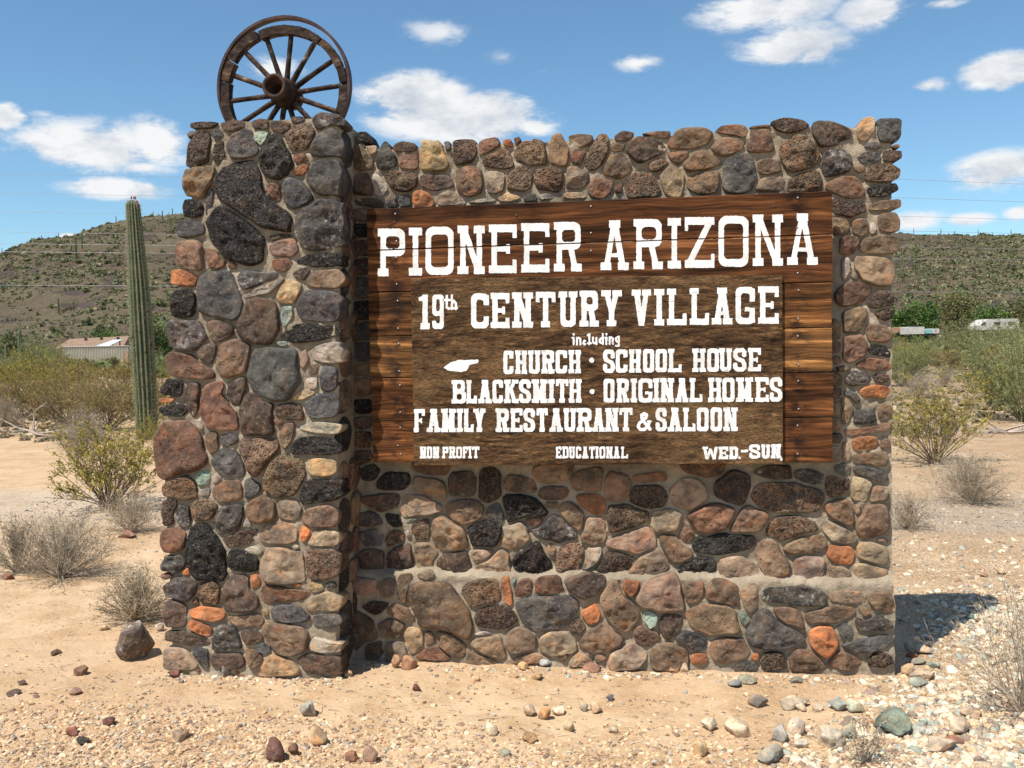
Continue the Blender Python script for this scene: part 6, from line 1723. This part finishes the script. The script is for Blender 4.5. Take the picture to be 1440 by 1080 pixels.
RK = [(383,1072,30,30,(.15,.08,.065),'dark red brown block at the bottom edge below the pillar'),(411,1062,17,16,(.19,.11,.08),'small brown block beside the dark red one'),(445,1050,28,24,(.60,.44,.27),'crumbly cream stone behind the brown blocks'),
 (249,1043,26,18,(.55,.42,.28),'rough cream stone among gravel at lower left'),(150,1022,20,12,(.20,.10,.08),'small dark red stone on sand at lower left'),(100,1036,16,13,(.25,.11,.08),'small red stone in the gravel at lower left'),(113,1048,16,11,(.06,.055,.055),'small black stone touching the red one'),
 (517,1072,22,24,(.48,.33,.24),'pinkish cube shaped stone at the bottom edge'),(494,1072,22,14,(.34,.20,.13),'flat brown stone left of the pinkish cube'),(110,952,20,14,(.36,.22,.14),'small brown chip left of the dark boulder, nearer the road'),(76,922,13,9,(.13,.09,.07),'tiny dark chip on the bare sand at far left'),
 (28,963,11,6,(.18,.12,.1),'small flat dark stone at the far left edge of the sand'),(15,980,18,9,(.22,.15,.12),'brown flake at the left edge on the sand'),(104,978,18,9,(.30,.20,.17),'flat pinkish flake below the brown chip'),(145,887,13,9,(.62,.5,.36),'small cream stone before the tangled dry bush'),(223,888,13,10,(.60,.5,.38),'small pale stone at the left foot of the pillar'),
 (340,951,26,15,(.36,.17,.11),'rounded orange brown stone at the foot of the pillar'),(315,953,14,18,(.38,.36,.31),'upright grey stone at the foot of the pillar'),(242,953,15,11,(.30,.14,.1),'small red stone at the left corner of the pillar'),(280,948,14,10,(.31,.17,.12),'small brown stone along the pillar foot'),(440,950,14,11,(.34,.2,.15),'small pink brown stone by the right corner of the pillar'),
 (488,953,16,9,(.60,.47,.30),'small sandy stone at the corner between pillar and wall'),(536,931,12,11,(.40,.42,.40),'grey pebble in the dark corner at the wall foot'),(555,940,14,17,(.55,.34,.2),'orange pebble at the wall foot near the corner'),(574,942,22,18,(.48,.28,.17),'tan cobble at the wall foot near the corner'),
 (766,938,18,12,(.35,.38,.38),'blue grey pebble at the middle of the wall foot'),(735,943,14,10,(.55,.38,.2),'ochre pebble left of the blue grey one'),(585,973,11,10,(.36,.16,.1),'small red stone alone on the sand in front of the wall'),(755,956,14,8,(.45,.32,.18),'yellow brown pebble in front of the wall middle'),(670,959,12,8,(.65,.52,.36),'cream pebble beside a thin twig'),
 (745,1008,20,17,(.66,.56,.42),'rough white stone on the sand before the wall middle'),(766,1012,20,16,(.50,.33,.17),'ochre stone right of the rough white one'),(785,1008,22,14,(.64,.54,.42),'pale pink stone right of the ochre one'),(690,1034,20,16,(.62,.52,.38),'cream lump below the white stones'),(708,1064,17,10,(.36,.38,.30),'green grey flat pebble near the bottom edge'),(744,1044,20,13,(.52,.34,.18),'sandy brown pebble near the bottom edge middle'),
 (822,1002,12,14,(.40,.43,.38),'greenish stone next to a clustered pair'),(838,1005,18,15,(.55,.41,.28),'brown clustered pair stone right of the greenish one'),(858,987,11,10,(.18,.17,.17),'dark grey pebble in front of the wall'),(863,1032,14,10,(.66,.57,.44),'white pebble below the dark grey pebble'),(800,1030,18,14,(.58,.45,.29),'tan pebble near the clustered stones'),
 (1065,996,30,14,(.27,.25,.22),'grey flat slab behind the pale oblong one'),(1036,1036,38,26,(.60,.50,.37),'large pale oblong cobble before the wall at right of middle'),(998,1028,22,18,(.62,.56,.45),'white cobble left of the pale oblong one'),(985,1064,20,22,(.58,.46,.29),'upright cream stone near the bottom edge'),(1117,998,40,15,(.60,.51,.38),'cream wedge stone casting a dark shadow'),(1127,1001,16,12,(.62,.54,.42),'round pale pebble in front of the cream wedge'),
 (1098,1044,24,24,(.36,.37,.35),'rounded grey cobble in the pebble bed'),(1119,1036,26,22,(.66,.60,.50),'bright white cobble in the pebble bed'),(1128,1054,18,14,(.66,.61,.5),'white pebble above the dark gap in the bed'),(1170,1052,44,28,(.46,.42,.34),'large tan grey boulder in the pebble bed'),(1197,1040,20,22,(.40,.44,.36),'green grey stone right of the big tan one'),(1085,1074,34,22,(.38,.39,.33),'greenish cobble at the bottom of the pebble bed'),
 (1262,1034,56,28,(.235,.295,.245),'large flat green slab on the white gravel'),(1240,1034,16,12,(.20,.25,.23),'dark green chip at the left tip of the slab'),(1354,1034,28,20,(.52,.45,.35),'tan stone right of the green slab'),(1324,1060,40,24,(.62,.54,.42),'pale wedge stone below the green slab'),(1345,1050,26,12,(.42,.23,.16),'brick red flat stone behind the pale wedge'),(1369,1010,28,12,(.54,.43,.31),'tan flat stone below the right hand weed'),
 (1278,952,22,18,(.42,.30,.19),'brown angular stone near the shadow end'),(1300,960,40,14,(.62,.50,.37),'pinkish flat stone near the shadow of the wall'),(1293,966,26,10,(.36,.40,.33),'green flat stone in front of the pinkish one'),(1292,936,22,8,(.36,.36,.30),'thin grey green flake at the edge of the shadow'),(1312,940,20,9,(.40,.44,.36),'pale green flake right of the grey green one'),(1284,926,16,8,(.36,.17,.11),'red flake at the tip of the shadow by the wall'),(1366,873,12,10,(.18,.33,.28),'teal stone on the edge of the wall shadow'),(1376,876,10,7,(.50,.36,.25),'tan pebble beside the teal stone'),
 (1300,920,22,10,(.62,.56,.44),'white stone at the lit edge of the wall shadow'),(1278,916,10,18,(.62,.58,.50),'upright white chip standing in the edge of the shadow'),(1150,1000,14,10,(.64,.57,.45),'cream pebble before the right part of the wall'),(1180,1000,26,14,(.34,.38,.34),'blue green stone left of the greenish ones'),(1203,1003,24,14,(.42,.47,.38),'pale green stone in the pebble bed near the wall'),(1156,1042,14,10,(.3,.34,.32),'small blue pebble left of the big tan boulder'),
 (832,946,22,13,(.30,.17,.12),'brown stone lying at the foot of the wall middle'),(948,946,18,9,(.40,.24,.14),'rust pebble at the foot of the wall'),(963,946,13,13,(.60,.52,.40),'white square pebble at the wall foot'),(1122,962,18,9,(.26,.29,.25),'grey green flake in front of the wall'),(1050,962,24,10,(.34,.34,.25),'olive flat stone before the wall'),(1034,966,18,9,(.34,.37,.35),'blue grey flake left of the olive stone'),
 (1412,808,14,8,(.62,.48,.33),'small stone in the gravel at the far right'),(1347,819,10,6,(.40,.3,.2),'tiny stone on the sandy track at the right'),(1385,812,10,6,(.45,.28,.2),'tiny reddish stone on the sandy track'),(185,700,30,8,(.35,.2,.15),'flat red slab near the grey gravel at left'),(175,757,30,8,(.34,.2,.15),'flat reddish stone under the thin dry bush'),(8,816,16,9,(.33,.15,.11),'red stone at the left edge by the dry bush')]
for i, (px, py, w, h, t, lb) in enumerate(RK):
    rock(px, py, w, h, t, lb, 100+i, 'plain' if i % 3 else 'pitted', 'rock' if w > 24 else 'pebble', .3, rnd.uniform(-.5, .5))
# ------------------------------------------------------------------ gravel and twigs
def ico():
    import bmesh
    bm = bmesh.new(); bmesh.ops.create_icosphere(bm, subdivisions=1, radius=1.); V = np.array([tuple(v.co) for v in bm.verts]); F = np.array([[v.index for v in f.verts] for f in bm.faces]); bm.free(); return V, F
IV, IF = ico()
def gravel(name, n, sampler, seed, tones, smin, smax):
    r = np.random.RandomState(seed); rr = random.Random(seed); P = []; S = []
    while len(P) < n:
        x, y, dens = sampler(rr)
        if rr.random() > dens: continue
        s = smin + (smax-smin)*rr.random()**2.6; P.append((x, y, ground_h(x, y)-s*.06)); S.append(s)
    P = np.array(P); S = np.array(S); nv = len(IV)
    sc_ = np.stack([r.uniform(.7, 1.3, n), r.uniform(.6, 1.1, n), r.uniform(.45, .9, n)], 1)*S[:, None]
    a = r.uniform(0, 6.28, n); ca, sa = np.cos(a), np.sin(a)
    v = IV[None]*(1+r.uniform(-.2, .2, (n, nv, 1)))*sc_[:, None]
    tl = r.uniform(-.5, .5, (n, 1)); v[..., 2] += v[..., 0]*tl
    V = np.stack([v[..., 0]*ca[:, None]-v[..., 1]*sa[:, None], v[..., 0]*sa[:, None]+v[..., 1]*ca[:, None], v[..., 2]], -1)+P[:, None]
    F = (IF[None]+(np.arange(n)*nv)[:, None, None]).reshape(-1, 3); tn = np.array(tones); C = tn[r.randint(0, len(tn), n)]*(1+r.uniform(-.22, .22, (n, 1)))
    o = link(name, npmesh(name, V.reshape(-1, 3), F, False, None, np.repeat(C, nv, 0)), M_PEBBLE); tag(o, kind='stuff')
WARM = [(.50, .36, .22), (.44, .30, .18), (.58, .45, .30), (.30, .19, .12), (.46, .32, .19), (.20, .14, .10), (.52, .38, .23), (.36, .31, .25), (.42, .25, .14)]
PALE = [(.50, .42, .31), (.46, .355, .24), (.58, .51, .39), (.34, .33, .28), (.52, .41, .29), (.30, .32, .27), (.42, .30, .20), (.56, .48, .36), (.24, .18, .14), (.60, .52, .39), (.46, .34, .21), (.38, .29, .20)]
def samp_fg(rr):      # foreground strip, thicker towards the road
    x = rr.uniform(-2.8, 2.5); y = rr.uniform(-1.55, -.3); c = noise.noise(Vector((x*1.5, y*1.5, 2.)))
    return x, y, min(1, max(.04, .04 + (-y-.74)*1.5 + c*.7 + max(0, x-.5)*.25))
def samp_rt(rr):      # pebble bed by the right end of the wall
    x = rr.uniform(.7, 4.6); y = rr.uniform(-1.45, 3.3); c = noise.noise(Vector((x*1.6, y*1.6, 7.)))
    if y < .15: return x, y, min(1, max(0, (x-(1.12+(y+1.1)*.8))*1.5 + .2 + c*.5))
    return x, y, (min(1, max(0, (x-2.0)*1.5 + c*.3))*min(1, max(.03, (1.7-y)*.9)) if x > 2.0 else 0)
def samp_foot(rr):    # pebbles gathered against the foot of the masonry
    x = rr.uniform(-1.75, 2.05); y0_ = -.34 if x < -.78 else -.08; y = y0_ - abs(rr.gauss(0, .06)) - .01; return x, y, .9
gravel('fine_gravel', 26000, samp_fg, 1, WARM, .0028, .016)
gravel('gravel', 38000, samp_rt, 2, PALE, .0045, .030)
gravel('wall_foot_gravel', 900, samp_foot, 3, WARM+PALE, .004, .019)
def samp_far(rr):
    x = rr.uniform(-6, 6); y = rr.uniform(2.2, 9); return x, y, .8 if 3.6 < y+.8*noise.noise(Vector((x, y, 0))) < 6 else .15
gravel('track_gravel', 7000, samp_far, 4, [(.26, .23, .20), (.36, .32, .26), (.19, .165, .145), (.42, .36, .28)], .006, .024)
T = Tri(); r_ = random.Random(77)
for i in range(700):
    x, y, dn = samp_fg(r_) if i % 2 else (r_.uniform(-2.9, 3.4), r_.uniform(-1.4, 1.6), 1)
    if (-1.8 < x < 2.1 and y > -.4): continue
    a = r_.gauss(0, .6); L = r_.uniform(.015, .075)*(1.6 if r_.random() < .1 else 1); z = ground_h(x, y)+.004; p = Vector((x, y, z)); d = Vector((math.cos(a), math.sin(a), 0))
    c = r_.choice([(.50, .40, .28), (.30, .22, .15), (.40, .32, .24), (.16, .12, .09)]); T.twig([p, p+d*L*.5+Vector((0, r_.uniform(-.004, .004), .004)), p+d*L+Vector((0, 0, .001))], .0012+L*.012, .0007, c)
o = link('dry_litter', npmesh('dry_litter', np.array(T.V), np.array(T.F), False, None, np.array(T.C)), M_TWIG); tag(o, kind='stuff')
print('tris', sum(len(o.data.polygons) for o in bpy.data.objects if o.type == 'MESH'))
